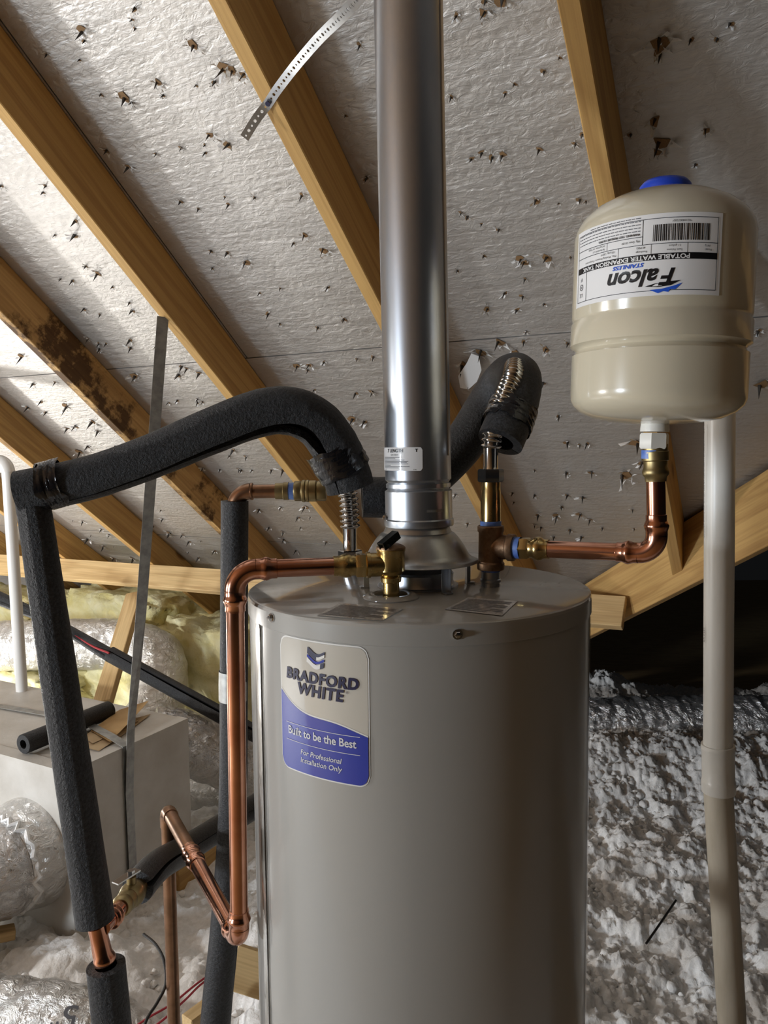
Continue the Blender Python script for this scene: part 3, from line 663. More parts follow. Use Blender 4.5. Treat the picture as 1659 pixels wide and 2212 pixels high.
# ================================================================== FLUE PIPE AND DRAFT HOOD
pr = .0517; pz = 1.5565
fl0 = V((.0025, 0, pz)); fl1 = V((-.0135, .0, 2.70)); fax = unit(fl1-fl0); FL = np.linalg.norm(fl1-fl0)
fp = thing('flue_pipe', 'round galvanised metal flue pipe rising from the heater to the roof', 'pipe', fl0)
zc = .062
prof = [(pr+.0025, 0), (pr+.0030, .003), (pr+.0030, .010), (pr+.0012, .012), (pr+.0012, .055), (pr-.0035, .0585), (pr-.0042, .062), (pr-.0042, .066), (pr-.0035, .069), (pr+.0002, .073), (pr, .078), (pr, FL)]
obj('pipe_wall', lathe(prof, fl0, fax, 72), M['galv'], fp)
obj('locking_bead', lathe([(pr-.004, .059), (pr-.001, .0605), (pr-.001, .0665), (pr-.004, .068)], fl0, fax, 72, caps=False), M['galv'], fp)
obj('seam_lock', join(*[box(fl0+fax*(FL*.5+.05)+V((math.cos(t)*(pr+.0005), math.sin(t)*(pr+.0005), 0)), V((-math.sin(t), math.cos(t), 0))*.004, V((math.cos(t), math.sin(t), 0))*.0012, fax*(FL*.5-.06)) for t in (math.radians(-25),)]), M['galv'], fp)
obj('slot', cyl_patch((fl0[0], fl0[1]), pr+.0016, math.radians(-80), math.radians(-48), lambda t: pz+.0285, lambda t: pz+.0245, 10), M['galv_dull'], fp)
screw(835, 1118, fp, (fl0[0], fl0[1]), pr+.0012)
c2 = (fl0[0]-.002, fl0[1]); ca = math.atan2(CAM[1]-c2[1], CAM[0]-c2[0])
g0, g1 = ca-math.radians(84), ca+math.radians(8.5)
zL1, zL0 = at(900, 966, -pr)[2], at(900, 1017, -pr)[2]
st = obj('sticker', cyl_patch(c2, pr+.0006, g0, g1, lambda t: zL1-rcorner(t, .085, .004), lambda t: zL0+rcorner(t, .085, .004), 40), M['white_paper'], fp, label='white printed length sticker')
rs = pr+.0011; am = ca-math.radians(42); zm = (zL0+zL1)/2
def FT(s, u, v, size, bold=0., mat='ink', sx=1.): obj('lettering', wrap(text2d(s, size, 0, bold, sx), c2, rs, am+u/pr, zm+v), M[mat], st, smooth=False)
FT("3' LENGTH", .000, .0125, .0072, .0001, sx=.95); FT('GAS VENT', .0, .0062, .0034); FT('T', .0365, .0128, .006, .0003)
for k, w in enumerate((.040, .030, .046, .052, .050, .052, .020, .054, .036)):
    obj('print_line', cyl_patch(c2, rs, am-.028/pr, am+(-.028+w)/pr, lambda t: zm+.0030-k*.0020, lambda t: zm+.0022-k*.0020, 12), M['ink_grey'], st)
FT('No. 38', -.024, -.0158, .0024); FT('2106', .034, -.0158, .0024)
dh = thing('draft_hood', 'flared grey metal draft hood on legs above the heater top', 'draft hood', (0, 0, ZT+.0005))
hp = [(.0475, .100), (.0495, .0965), (.0525, .0900), (.0540, .0865), (.0580, .0845), (.0625, .0800), (.0680, .0730), (.0745, .0630), (.0795, .0540), (.0835, .0480), (.0900, .0440), (.0965, .0415), (.0975, .0405), (.0960, .0395), (.0890, .0415), (.0825, .0455), (.0780, .0520), (.0700, .0650), (.0600, .0790), (.0480, .0880)]
obj('hood', lathe(hp, (0.0, 0, ZT), n=72, caps=False), M['spun'], dh)
obj('flue_collar', lathe([(.064, .0005), (.064, .003), (.058, .004), (.056, .010), (.0565, .022), (.052, .025), (.048, .024), (.048, .002)], (0, 0, ZT), n=64, caps=False), M['galv'], dh)
for t in (-62, 10, 118, 190, 240):
    t = math.radians(t); u_ = V((math.cos(t), math.sin(t), 0)); w_ = V((-math.sin(t), math.cos(t), 0)); b0 = u_*.080+V((0, 0, ZT))
    obj('leg', join(box(b0+V((0, 0, .0225)), w_*.006, u_*.0008, V((0, 0, .0215))), box(b0+V((0, 0, .0018))+u_*.006, w_*.006, u_*.007, V((0, 0, .0010))), box(b0+w_*.0055+u_*.004+V((0, 0, .0225)), w_*.0007, u_*.004, V((0, 0, .0215)))), M['galv'], dh, smooth=False)

# ================================================================== PRESS FITTINGS AND COPPER RUNS
CR = .0131
def press(p, d, L=.030, r=CR, bead=.0165): 
    """sleeve end with the raised O-ring bead"""
    return lathe([(r*1.0, 0), (r*1.10, .0006), (r*1.10, L*.28), (r*1.16, L*.34), (bead, L*.44), (bead*1.05, L*.54), (bead, L*.64), (r*1.18, L*.74), (r*1.14, L*.80), (r*1.14, L)], p, d, 28, caps=False)
def elbow(a, c, b, r=CR, bend=.030, L=.030):
    A_ = arc(a, c, b, bend, 12); ua = unit(V(a)-V(c)); ub = unit(V(b)-V(c))
    return join(tube(A_, r*1.14, 28, False), press(A_[0]+ua*L, -ua, L, r), press(A_[-1]+ub*L, -ub, L, r))
def coupling(p, d, L=.06, r=CR):
    d = unit(d); p = V(p); return join(press(p-d*L/2, d, L/2, r), press(p+d*L/2, -d, L/2, r))
def hexnut(p, d, r, L, n=6): return lathe([(r*.92, 0), (r, L*.12), (r, L*.88), (r*.92, L)], p, d, n)

# ---- temperature-and-pressure relief valve
zt = lambda py: at(845, py, TP[1])[2]
rv = thing('relief_valve', 'brass temperature and pressure relief valve on top of the heater', 'valve', TP)
b = lambda r_, y: (r_, zt(y)-TP[2])
obj('body', lathe([(.0122, .001), b(.0122, 1258), b(.0150, 1256), b(.0155, 1247), b(.0135, 1244), b(.0170, 1238), b(.0205, 1232), b(.0205, 1192), b(.0215, 1189), b(.0215, 1185)], TP, n=40), M['brass'], rv)
obj('cap', lathe([b(.0217, 1185), b(.0212, 1181), b(.0170, 1177), b(.0100, 1173), (.0001, zt(1172)-TP[2])], TP, n=40), M['bronze'], rv)
oz = at(800, 1219, TP[1]); TPo = V((TP[0], TP[1], oz[2])); HL = at(507, 1231, -.128)
odir = unit(HL-TPo)
obj('outlet', lathe([(.0175, .012), (.0175, .030), (.0190, .0305), (.0190, .036)], TPo, odir, 32), M['brass'], rv)
l0 = V((TP[0], TP[1], zt(1174))); la_ = at(823, 1180, TP[1]-.022); lb_ = at(856, 1153, TP[1]-.004)
lx = unit(lb_-la_); ly = unit(np.cross((0, 0, 1), lx)); lz = np.cross(lx, ly); mid = (la_+lb_)/2; hl = np.linalg.norm(lb_-la_)/2
lev = obj('lever', join(box(mid+lz*.004, lx*hl, ly*.0065, lz*.0009), box(mid+ly*.0062-lz*.001, lx*hl, ly*.0008, lz*.0055), box(mid-ly*.0062-lz*.001, lx*hl, ly*.0008, lz*.0055)), M['darknut'], rv, smooth=False)
obj('lever_pin', join(tube(seg(mid-lx*hl*.55-ly*.009-lz*.003, mid-lx*hl*.55+ly*.009-lz*.003), .0022, 10), lathe([(.005, 0), (.005, .012)], l0-V((0, 0, .002)), n=12)), M['chrome'], lev)
# ---- discharge line: across, down, back, down
VB = at(517, 2032, -.128); VB[0] = VB[0]; BKc = onz(361, 1748, VB[2]); DN_ = V((BKc[0]-.003, BKc[1]+.002, .12))
dl = thing('discharge_pipe', 'copper discharge pipe looping down the left side of the heater', 'pipe', (BKc[0], BKc[1], .12))
ad0 = TPo+odir*.036
obj('adapter', join(hexnut(ad0, odir, .0185, .016, 6), lathe([(.0150, .016), (.0150, .022), (.0165, .024), (.0175, .030), (.0165, .036), (.0150, .039), (.0150, .048)], ad0, odir, 28)), M['brass'], dl, label='brass press adapter')
obj('copper_tube', tube(seg(ad0+odir*.040, HL-odir*.045), CR, 28), M['copper'], dl)
e1 = obj('elbow', elbow(TPo, HL, VB), M['copper'], dl)
dv = unit(VB-HL)
obj('copper_tube', tube(seg(HL+dv*.045, VB-dv*.045, 8), CR, 28), M['copper'], dl)
obj('elbow', elbow(HL, VB, BKc, bend=.022, L=.026), M['copper'], dl)
bkd = unit(BKc-VB); cp = VB+bkd*np.linalg.norm(BKc-VB)*.56
obj('copper_tube', tube(seg(VB+bkd*.036, cp), CR, 28), M['copper'], dl)
obj('coupling', coupling(cp, bkd, .062), M['copper'], dl)
obj('copper_tube', tube(seg(cp, BKc-bkd*.020), CR, 28), M['copper_dull'], dl)
obj('elbow', join(tube(arc(VB, BKc, DN_, .022, 12), CR*1.12, 28), lathe([(CR*1.12, 0), (CR*1.12, .016)], BKc-bkd*.036, bkd, 28), lathe([(CR*1.12, 0), (CR*1.12, .018)], BKc+unit(DN_-BKc)*.036, -unit(DN_-BKc), 28)), M['copper_dull'], dl)
obj('copper_tube', tube(seg(BKc+unit(DN_-BKc)*.02, DN_, 6), CR, 28), M['copper_dull'], dl)

# ================================================================== FLEXIBLE CONNECTORS, TEE, EXPANSION TANK
def corrug(P, r0, r1, pitch):
    P = smooth_path(P, 16); L = np.concatenate([[0], np.cumsum(np.linalg.norm(np.diff(P, axis=0), axis=1))]); s = np.arange(0, L[-1], pitch/8)
    Q = np.stack([np.interp(s, L, P[:, k]) for k in range(3)], 1); rr = [r0+(r1-r0)*(.5-.5*math.cos(2*math.pi*x/pitch))**.7 for x in s]
    return tube(Q, rr, 28)
LB = onz(757, 1240, ZT); LB[2] = ZT
zl = lambda py: at(755, py, LB[1])[2]
fx = thing('flexible_connector', 'chrome corrugated connector left of the flue, capped by the arched foam sleeve', 'hose', LB)
LX = V((LB[0], LB[1], 0))
def lz_(px, py): return at(px, py, LB[1])
top_l = [lz_(757, 1142), lz_(755, 1110), lz_(752, 1075), lz_(742, 1030), lz_(722, 985)]
obj('nipple', lathe([(.0135, .0), (.0135, zl(1200)-ZT)], LB, n=28), M['galv'], fx)
obj('hex_nut', hexnut((LB[0], LB[1], zl(1204)), (0, 0, 1), .021, zl(1188)-zl(1204)), M['chrome'], fx)
obj('sleeve', lathe([(.0135, 0), (.0122, .004), (.0118, .02), (.0125, zl(1141)-zl(1189))], (LB[0], LB[1], zl(1189)), n=28), M['chrome'], fx)
obj('corrugated_hose', corrug(top_l, .0120, .0175, .0092), M['chrome'], fx)
RB = onz(1060, 1266, ZT); zr = lambda py: at(1062, py, RB[1])[2]
rx = thing('pipe_tee', 'cast bronze tee on a steel nipple at the right of the heater top', 'pipe fitting', RB)
h = lambda r_, y: (r_, zr(y)-ZT)
obj('nipple', lathe([(.0150, .0), h(.0150, 1258), h(.0165, 1256), h(.0165, 1251), h(.0148, 1249), h(.0148, 1228)], RB, n=32), M['galv'], rx)
obj('thread_tape', lathe([h(.0152, 1234), h(.0153, 1224)], RB, n=32, caps=False), M['thread_tape'], rx)
TC = at(1062, 1181, RB[1]); EX0 = at(1419, 1196, -.128); bdir = unit(EX0-TC)
obj('tee_body', join(lathe([h(.0205, 1230), h(.0215, 1228), h(.0215, 1216), h(.0195, 1213), h(.0190, 1150), h(.0208, 1147), h(.0208, 1137), h(.0195, 1135)], RB, n=40), lathe([(.005, .0), (.0190, .006), (.0190, .026), (.0212, .028), (.0212, .036), (.0200, .0375)], TC, bdir, 36)), M['bronze'], rx)
obj('thread_tape', lathe([h(.0165, 1140), h(.0167, 1126), h(.0155, 1125)], RB, n=32, caps=False), M['thread_tape'], rx)
obj('brass_nipple', lathe([h(.0158, 1136), h(.0158, 1060), h(.0150, 1056), h(.0150, 1040)], RB, n=32), M['brass'], rx)
fr = thing('flexible_connector', 'chrome corrugated connector right of the flue, above the bronze tee', 'hose', (RB[0], RB[1], zr(1041)))
obj('hex_nut', hexnut((RB[0], RB[1], zr(1041)), (0, 0, 1), .0205, zr(1013)-zr(1041)), M['darknut'], fr)
obj('sleeve', lathe([(.0125, 0), (.0115, .004), (.0115, zr(968)-zr(1013))], (RB[0], RB[1], zr(1013)), n=28), M['chrome'], fr)
rq = lambda x, y, Y: at(x, y, Y)
obj('corrugated_hose', corrug([rq(1062, 968, RB[1]), rq(1064, 945, RB[1]), rq(1072, 910, RB[1]+.01), rq(1090, 860, .0), rq(1108, 815, .02), rq(1112, 790, .06)], .0125, .0168, .0078), M['chrome'], fr)
# branch to the expansion tank
bp = thing('branch_pipe', 'short copper branch from the bronze tee up to the expansion tank', 'pipe', (EX0[0], EX0[1], EX0[2]-.02))
EXt = at(1415, 930, -.128); upd = unit(EXt-EX0)
a0 = TC+bdir*.0375
obj('thread_tape', lathe([(.0170, -.004), (.0170, .010)], a0, bdir, 28, caps=False), M['thread_tape'], bp)
obj('adapter', join(hexnut(a0+bdir*.008, bdir, .0178, .016), lathe([(.0148, .024), (.0148, .029), (.0175, .033), (.0185, .038), (.0172, .043), (.0148, .046), (.0148, .054)], a0, bdir, 28)), M['brass'], bp, label='brass press adapter')
obj('copper_tube', tube(seg(a0+bdir*.046, EX0-bdir*.04), CR, 28), M['copper'], bp)
obj('elbow', elbow(TC, EX0, EXt, bend=.026, L=.030), M['copper'], bp)
zy = lambda y: (at(1417, y, -.128)[2]-EX0[2])/upd[2]
obj('copper_tube', tube(seg(EX0+upd*.04, EX0+upd*zy(1020)), CR, 28), M['copper'], bp)
obj('adapter', lathe([(CR*1.1, zy(1040)), (CR*1.16, zy(1030)), (.0175, zy(1026)), (.0185, zy(1020)), (.0175, zy(1014)), (.0162, zy(1008)), (.0162, zy(996)), (.0185, zy(994)), (.0185, zy(976)), (.0172, zy(974)), (.0172, zy(960))], EX0, upd, 32), M['brass_dull'], bp, label='dull brass threaded adapter')
# expansion tank, valve down
tb = EX0+upd*zy(917); tt_ = at(1437, 412, -.128); tax = unit(tt_-tb); TH = np.linalg.norm(tt_-tb); ER = .1185
et = thing('expansion_tank', 'beige expansion tank hung upside down on a copper pipe', 'tank', tb)
sc_ = TH/.36
def erim(h): return h*TH
ep = [(.0001, .0), (.03, .002), (.06, .0085), (.085, .020), (.103, .037), (.1125, .055), (.1165, .075), (ER-.001, .10), (ER-.001, .320)]
k1, k2 = .325, .455
ep = [(.0001, .0), (.03, .003), (.06, .011), (.085, .026), (.103, .052), (.1125, .080), (.1160, .105), (ER-.002, .135), (ER-.002, .296), (ER-.0055, .306), (ER-.0070, .316), (ER-.0055, .326), (ER+.0005, .338), (ER+.0005, .430), (ER-.0015, .440), (ER-.0015, .452), (ER-.0005, .460), (ER-.0005, .800), (ER-.0035, .838), (.108, .875), (.094, .915), (.075, .948), (.052, .975), (.03, .992), (.0001, 1.0)]
obj('shell', lathe([(r_, h_*TH) for r_, h_ in ep], tb, tax, 96), M['beige'], et)
obj('plug_cap', lathe([(.034, TH*.972), (.034, TH*1.0), (.0335, TH*1.018), (.029, TH*1.034), (.018, TH*1.042), (.0001, TH*1.044)], tb, tax, 40), M['blue_cap'], et)
obj('neck', join(lathe([(.0185, .004), (.0195, -.006), (.0195, -.010), (.0170, -.010)], tb, tax, 32), hexnut(tb-tax*.034, tax, .0205, .022), lathe([(.0140, -.046), (.0140, -.034)], tb, tax, 24)), M['white_nut'], et)
obj('thread_tape', lathe([(.0165, -.048), (.0168, -.036)], tb, tax, 24, caps=False), M['thread_tape'], et)
# label printed upside down, wrapped on the shell (axis taken as vertical, then tilted with the tank)
ecam = math.atan2(CAM[1]-tb[1], CAM[0]-tb[0]); q0, q1 = ecam-math.radians(66), ecam+math.radians(35)
mid_h = TH*.645; hh = .0495
tx_ = unit(np.cross((0, 1, 0), tax)); ty_ = np.cross(tax, tx_)
def ew(r_, ang, z): return tb + tx_*r_*math.cos(ang) + ty_*r_*math.sin(ang) + tax*z
def epatch(r_, a0, a1, z0, z1, n=30):
    vs = []; 
    for k in range(n+1):
        a = a0+(a1-a0)*k/n; vs += [ew(r_, a, z0), ew(r_, a, z1)]
    return vs, [(2*k, 2*k+2, 2*k+3, 2*k+1) for k in range(n)]
er = ER+.0001; LWd = (q1-q0)*er; qm = (q0+q1)/2
el = obj('tank_label', epatch(er, q0, q1, mid_h-hh, mid_h+hh, 48), M['white_paper'], et, label='white printed label, upside down')
# reading frame: x to the reader's right, y up; turned half round on the tank
def rx2(x0, x1, y0, y1, mat, nm='rule', n=None):
    n = n or max(2, int(abs(x1-x0)/.004)); obj(nm, epatch(er+.0004, qm-x1/er, qm-x0/er, mid_h-y1, mid_h-y0, n), M[mat], el)
def rtext(s, x, y, size, mat, shear=0., bold=0., sx=1., al='C'):
    v, f = text2d(s, size, shear, bold, sx); 
    if al == 'L': v[:, 0] -= v[:, 0].min()
    obj('lettering', ([ew(er+.0006, qm-(p[0]+x)/er, mid_h-(p[1]+y)) for p in v], f), M[mat], el, smooth=False)
X0, X1, Y0, Y1 = -LWd/2+.006, LWd/2-.006, -hh+.006, hh-.006
lnw = .0007
for y in (Y0, Y1): rx2(X0, X1, y-lnw/2, y+lnw/2, 'ink')
for x in (X0, X1): rx2(x-lnw/2, x+lnw/2, Y0, Y1, 'ink')
W_ = X1-X0; H_ = Y1-Y0
yb1, yb0 = Y0+H_*.575, Y0+H_*.485
rx2(X0, X1, yb0, yb1, 'ink'); rtext('POTABLE WATER EXPANSION TANK', X0+W_*.55, (yb0+yb1)/2, .0076, 'white_paper', 0, .0002, 1.18)
rx2(X1-W_*.115-lnw/2, X1-W_*.115+lnw/2, yb1, Y1, 'ink')
rtext('alcon', X0+W_*.515, Y0+H_*.800, .0285, 'ink', .28, .0008, 1.06); rtext('F', X0+W_*.288, Y0+H_*.800, .0285, 'ink', .30, .0008, 1.05)
rtext('STAINLESS', X0+W_*.545, Y0+H_*.626, .0068, 'ink_blue', .22, .0002, 1.25)
# swoosh and feathers of the bird mark
def poly(pts, mat, nm='emblem'): obj(nm, ([ew(er+.0008, qm-x/er, mid_h-y) for x, y in pts], [tuple(range(len(pts)))]), M[mat], el, smooth=False)
fx0, fy0 = X0+W_*.222, Y0+H_*.868
poly([(fx0, fy0), (fx0+.012, fy0+.0060), (fx0+.026, fy0+.0075), (fx0+.042, fy0+.0060), (fx0+.030, fy0+.0030), (fx0+.014, fy0+.0010)], 'ink')
poly([(fx0-.002, fy0+.003), (fx0+.006, fy0+.0110), (fx0+.012, fy0+.0108), (fx0+.014, fy0+.0140), (fx0+.020, fy0+.0128), (fx0+.026, fy0+.0150), (fx0+.036, fy0+.0105), (fx0+.022, fy0+.0098), (fx0+.008, fy0+.0065)], 'ink_blue')
# table rows
yr1, yr2 = Y0+H_*.395, Y0+H_*.0
r1 = yb0-H_*.135; rx2(X0, X1, r1-lnw/2, r1+lnw/2, 'ink')
for fx_ in (.19, .405, .615): rx2(X0+W_*fx_-lnw/3, X0+W_*fx_+lnw/3, r1, yb0, 'ink')
for fx_, s1, s2 in ((.04, 'Model', 'FPT2'), (.22, 'Tank Volume', '2.1 gallons'), (.43, 'Precharge', '40 PSIG'), (.63, 'Max. Working Pressure / Temperature', '150 psig / 200°F')):
    rtext(s1, X0+W_*fx_, yb0-H_*.042, .0034, 'ink', al='L', sx=1.0); rtext(s2, X0+W_*fx_+.002, yb0-H_*.098, .0034, 'ink', al='L')
vx = X0+W_*.46; rx2(vx-lnw/2, vx+lnw/2, Y0, r1, 'ink')
r2_ = r1-H_*.115; rx2(vx, X1, r2_-lnw/2, r2_+lnw/2, 'ink'); rx2(X0+W_*.70-lnw/3, X0+W_*.70+lnw/3, r2_, r1, 'ink')
rtext('Mfg. Date: 01/20', vx+.003, r1-H_*.058, .0035, 'ink', al='L'); rtext('By RainSoft, LLC', X0+W_*.72, r1-H_*.035, .0031, 'ink', al='L'); rtext('HOUSTON, TX 77032', X0+W_*.72, r1-H_*.085, .0031, 'ink', al='L')
rtext('WARNING: TEST PRESSURE 150 PSIG', vx+.003, r2_-H_*.04, .0036, 'ink', al='L', bold=.0001)
for k in range(5):
    yy = r2_-H_*(.085+.045*k); x = vx+.003
    while x < X1-.004-(.03 if k == 4 else 0):
        w = random.uniform(.002, .007); rx2(x, min(x+w, X1-.003), yy-.0005, yy+.0005, 'ink_grey', 'print_line', 2); x += w+.0012
x = X0+W_*.055
while x < X0+W_*.40:
    w = random.choice((.0006, .0009, .0014)); rx2(x, x+w, Y0+H_*.085, r1-H_*.035, 'ink', 'barcode_bar', 1); x += w+random.choice((.0006, .0009, .0012))
rtext('*02144007200*', X0+W_*.23, Y0+H_*.045, .0036, 'ink')
cx_, cy_ = X1-W_*.055, Y0+H_*.78
obj('emblem', ([ew(er+.0006, qm-(cx_+math.cos(t)*rr_)/er, mid_h-(cy_+math.sin(t)*rr_)) for k in range(24) for t in [2*math.pi*k/24] for rr_ in (.0032, .0042)], [(2*k, 2*k+1, (2*k+3) % 48, (2*k+2) % 48) for k in range(24)]), M['ink_grey'], el, smooth=False)
rtext('R', cx_, cy_, .004, 'ink_grey', bold=.0001); rtext('IF', cx_, Y0+H_*.665, .0065, 'ink_grey'); rtext('UL', cx_, Y0+H_*.90, .0075, 'ink_grey', .3)

# ================================================================== FOAM PIPE SLEEVES
def cprof(r, t, gap, a0, lip=0., n=40):
    """closed C-shaped section: outer arc and inner arc with a slit at angle a0 (0 = reference direction)"""
    out = []; g = gap/2
    A_ = [a0+g+(2*math.pi-2*g)*k/n for k in range(n+1)]
    for k, a in enumerate(A_): out.append(((r+lip*(k/n)**6)*math.cos(a), (r+lip*(k/n)**6)*math.sin(a)))
    for k, a in reversed(list(enumerate(A_))): out.append(((r-t+lip*(k/n)**6)*math.cos(a), (r-t+lip*(k/n)**6)*math.sin(a)))
    return out
def foam_sweep(P, r, t, gaps, a0, ref=None, per=12, n=40, radii=None, wob=.012, seed=1):
    """foam tube with a slit whose opening (radians) varies along the path"""
    K = len(P); Q = smooth_path(P, per); u = np.linspace(0, 1, len(Q)); gp = np.interp(u, np.linspace(0, 1, len(gaps)), gaps)
    rr = np.full(len(Q), r) if radii is None else np.interp(u, np.linspace(0, 1, len(radii)), radii)
    T_, A_, B_ = frames(Q, ref); vs = []; m = None; fs = []
    for i in range(len(Q)):
        pf = cprof(rr[i], t, max(gp[i], .02), a0, n=n); m = len(pf)
        for k, (a, b) in enumerate(pf):
            w = 1+wob*(vn(np.array([i*.35]), np.array([k*.3+seed]), seed)[0]-.5)*2
            vs.append(Q[i]+A_[i]*a*w+B_[i]*b*w)
    for i in range(len(Q)-1):
        for j in range(m):
            j2 = (j+1) % m; fs.append((i*m+j, i*m+j2, (i+1)*m+j2, (i+1)*m+j))
    h = n+1
    for i in (0, len(Q)-1):
        for k in range(n):
            q = (i*m+k, i*m+k+1, i*m+m-2-k, i*m+m-1-k); fs.append(q if i == 0 else q[::-1])
    return vs, fs
def sleeve(name, label, P, r, t, gaps=(.03, .03), a0=math.pi, ref=None, mat='foam', radii=None, core=None, seed=1, per=12, cat='foam sleeve'):
    th = thing(name, label, cat, V(P[-1]) if P[-1][2] < P[0][2] else V(P[0]))
    obj('foam', foam_sweep(P, r, t, gaps, a0, ref, radii=radii, seed=seed, per=per), M[mat], th, angle=60)
    return th
def wraptape(th, p0, p1, r, seed=0, label='glossy black tape'):
    p0, p1 = V(p0), V(p1); d = p1-p0; L = np.linalg.norm(d); n = 48; m = 18; u = unit(d); ref = V((0, 0, 1)) if abs(u[2]) < .9 else V((1, 0, 0)); a = unit(ref-u*(ref@u)); b = np.cross(u, a)
    vs = []; fs = []
    for i in range(m+1):
        for k in range(n):
            t = 2*math.pi*k/n; f_ = fbm(np.array([i*.5+t*.9]), np.array([math.cos(t)*1.5+seed]), 3, seed, True)[0]
            e_ = (vn(np.array([t*2.]), np.array([seed+3.]), seed)[0]-.5)*.012 if i in (0, m) else 0
            vs.append(p0+d*(i/m)+u*e_+(a*math.cos(t)+b*math.sin(t))*(r+.0012+.0038*(f_-.35)))
    for i in range(m):
        for k in range(n): k2 = (k+1) % n; fs.append((i*n+k, i*n+k2, (i+1)*n+k2, (i+1)*n+k))
    obj('tape', (vs, fs), M['tape'], th, label=label)
# left arched sleeve over the connector
PA = [at(757, 1054, .066), at(744, 1012, .062), at(722, 962, .055), at(684, 914, .045), at(630, 889, .030), at(560, 893, .015), at(450, 934, -.005), at(330, 985, -.02), at(215, 1026, -.035), at(120, 1050, -.048), at(42, 1066, -.056)]
fa = sleeve('foam_pipe_sleeve', 'arched black foam sleeve with a slit underside and taped ends', PA, .036, .013, gaps=(.04, .10, .50, .62, .40, .22, .10, .03, .03), a0=3.85, ref=(0, 0, 1), radii=(.0400, .0405, .040, .039, .0375, .0350, .0335, .0335, .034), seed=4, per=14)
obj('inner_hose', tube(smooth_path([p for p in PA[1:]], 10), .020, 20), M['foam_inside'], fa)
wraptape(fa, at(748, 1022, .064), at(716, 968, .058), .0425, 3)
wraptape(fa, at(138, 1040, -.046), at(92, 1053, -.051), .0345, 8)
# upright sleeve at the far left and the copper tee below it
PL0 = at(70, 1076, -.055); PL1 = at(206, 1990, -.10)
fv = sleeve('foam_pipe_sleeve', 'long leaning upright black foam sleeve at the left', [PL0+V((0, 0, .0)), PL0+(PL1-PL0)*.35, PL0+(PL1-PL0)*.7, PL1], .026, .010, gaps=(.02, .02), a0=-2.2, radii=(.0245, .0265, .0275, .0285), seed=9)
ld = unit(PL1-PL0); tp = at(220, 2035, -.10); lo0 = at(229, 2085, -.10); lo1 = at(262, 2420, -.10)
br = thing('copper_riser', 'copper tee and riser between two black foam sleeves, with a ball valve branch', 'pipe', lo0)
obj('copper_tube', tube(seg(PL1-ld*.10, lo0+unit(lo1-lo0)*.12, 4), .0118, 24), M['copper'], br)
jd = unit(lo0-PL1)
obj('tee_body', join(lathe([(.0132, -.004), (.0132, .040), (.0160, .046), (.0168, .050), (.0160, .054), (.0128, .056)], PL1+jd*.012, jd, 28)), M['copper'], br)
bt0 = PL1+jd*.030+V((.004, 0, 0)); bt1 = at(296, 1920, .05); bt2 = at(332, 1880, .12)
bt0 = at(221, 2005, -.10)
bdv = unit(bt1-bt0)
obj('branch_tube', join(tube(seg(bt0, bt1), .0118, 24), coupling(bt0+bdv*.040, bdv, .026, .0118)), M['copper'], br)
vb = obj('ball_valve', lathe([(.0135, -.010), (.0165, -.006), (.0175, .000), (.0165, .006), (.0150, .009), (.0170, .014), (.0180, .020), (.0165, .026), (.0190, .030), (.0215, .042), (.0205, .056), (.0165, .064), (.0165, .075)], bt0+bdv*np.linalg.norm(bt1-bt0)*.55, bdv, 32), M['brass_dull'], br)
vc = bt0+bdv*(np.linalg.norm(bt1-bt0)*.55+.044); stem = vc+V((0, 0, .020))
obj('valve_stem', lathe([(.008, -.006), (.008, .012), (.0055, .013), (.0055, .020)], stem, n=16), M['brass_dull'], vb)
ha = stem+V((0, 0, .017)); hd = unit(at(265, 1895, .02)-at(300, 1895, .05)); hd[2] = 0; hd = unit(hd); hp_ = np.cross((0, 0, 1), hd)
obj('lever_handle', join(box(ha+hd*.010, hd*.024, hp_*.0075, V((0, 0, .0012))), lathe([(.0065, 0), (.0065, .006)], ha, n=6)), M['chrome'], vb, smooth=False)
f2 = sleeve('foam_pipe_sleeve', 'short black foam sleeve at the bottom left below the copper tee', [lo0, lo0+(lo1-lo0)*.4, lo1], .0285, .0125, a0=-2.2, seed=12)
# black sleeve carrying on from the ball valve to behind the heater
P = [bt1+bdv*.004, bt2+bdv*.02, at(400, 1835, .30), at(480, 1785, .46), at(570, 1730, .62)]
f3 = sleeve('foam_pipe_sleeve', 'dark foam sleeve running back from the brass ball valve', P, .028, .012, mat='foam_smooth', a0=1.2, gaps=(.35, .05, .02), seed=15)
# cross pipe behind the flue: elbow, tube, union, then the right-hand loop of sleeve
Yc = .20
EC = at(508, 1062, Yc); U0 = at(546, 1061, Yc); U1 = at(600, 1061, Yc); U2 = at(720, 1061, Yc); cdv = unit(U2-EC)
cpip = thing('cross_pipe', 'tarnished copper elbow and brass union behind the heater, feeding the back sleeve', 'pipe', EC)
FD = at(508, 1110, Yc)
obj('elbow', join(tube(arc(U0, EC, FD, .028, 12), .0148, 28), lathe([(.0148, 0), (.0160, .001), (.0160, .004), (.0148, .005)], EC+cdv*.028, cdv, 28)), M['copper_dull'], cpip)
obj('copper_tube', join(tube(seg(EC+cdv*.028, U1), .0128, 24), tube(seg(EC+unit(FD-EC)*.028, FD+unit(FD-EC)*.05), .0128, 24)), M['copper_dull'], cpip)
obj('adapter', lathe([(.0150, 0), (.0150, .014), (.0165, .015), (.0165, .024)], U1-cdv*.004, cdv, 28), M['brass_dull'], cpip)
obj('thread_tape', lathe([(.0155, 0), (.0158, .012)], U1+cdv*.019, cdv, 24, caps=False), M['thread_tape'], cpip)
un = U1+cdv*.030
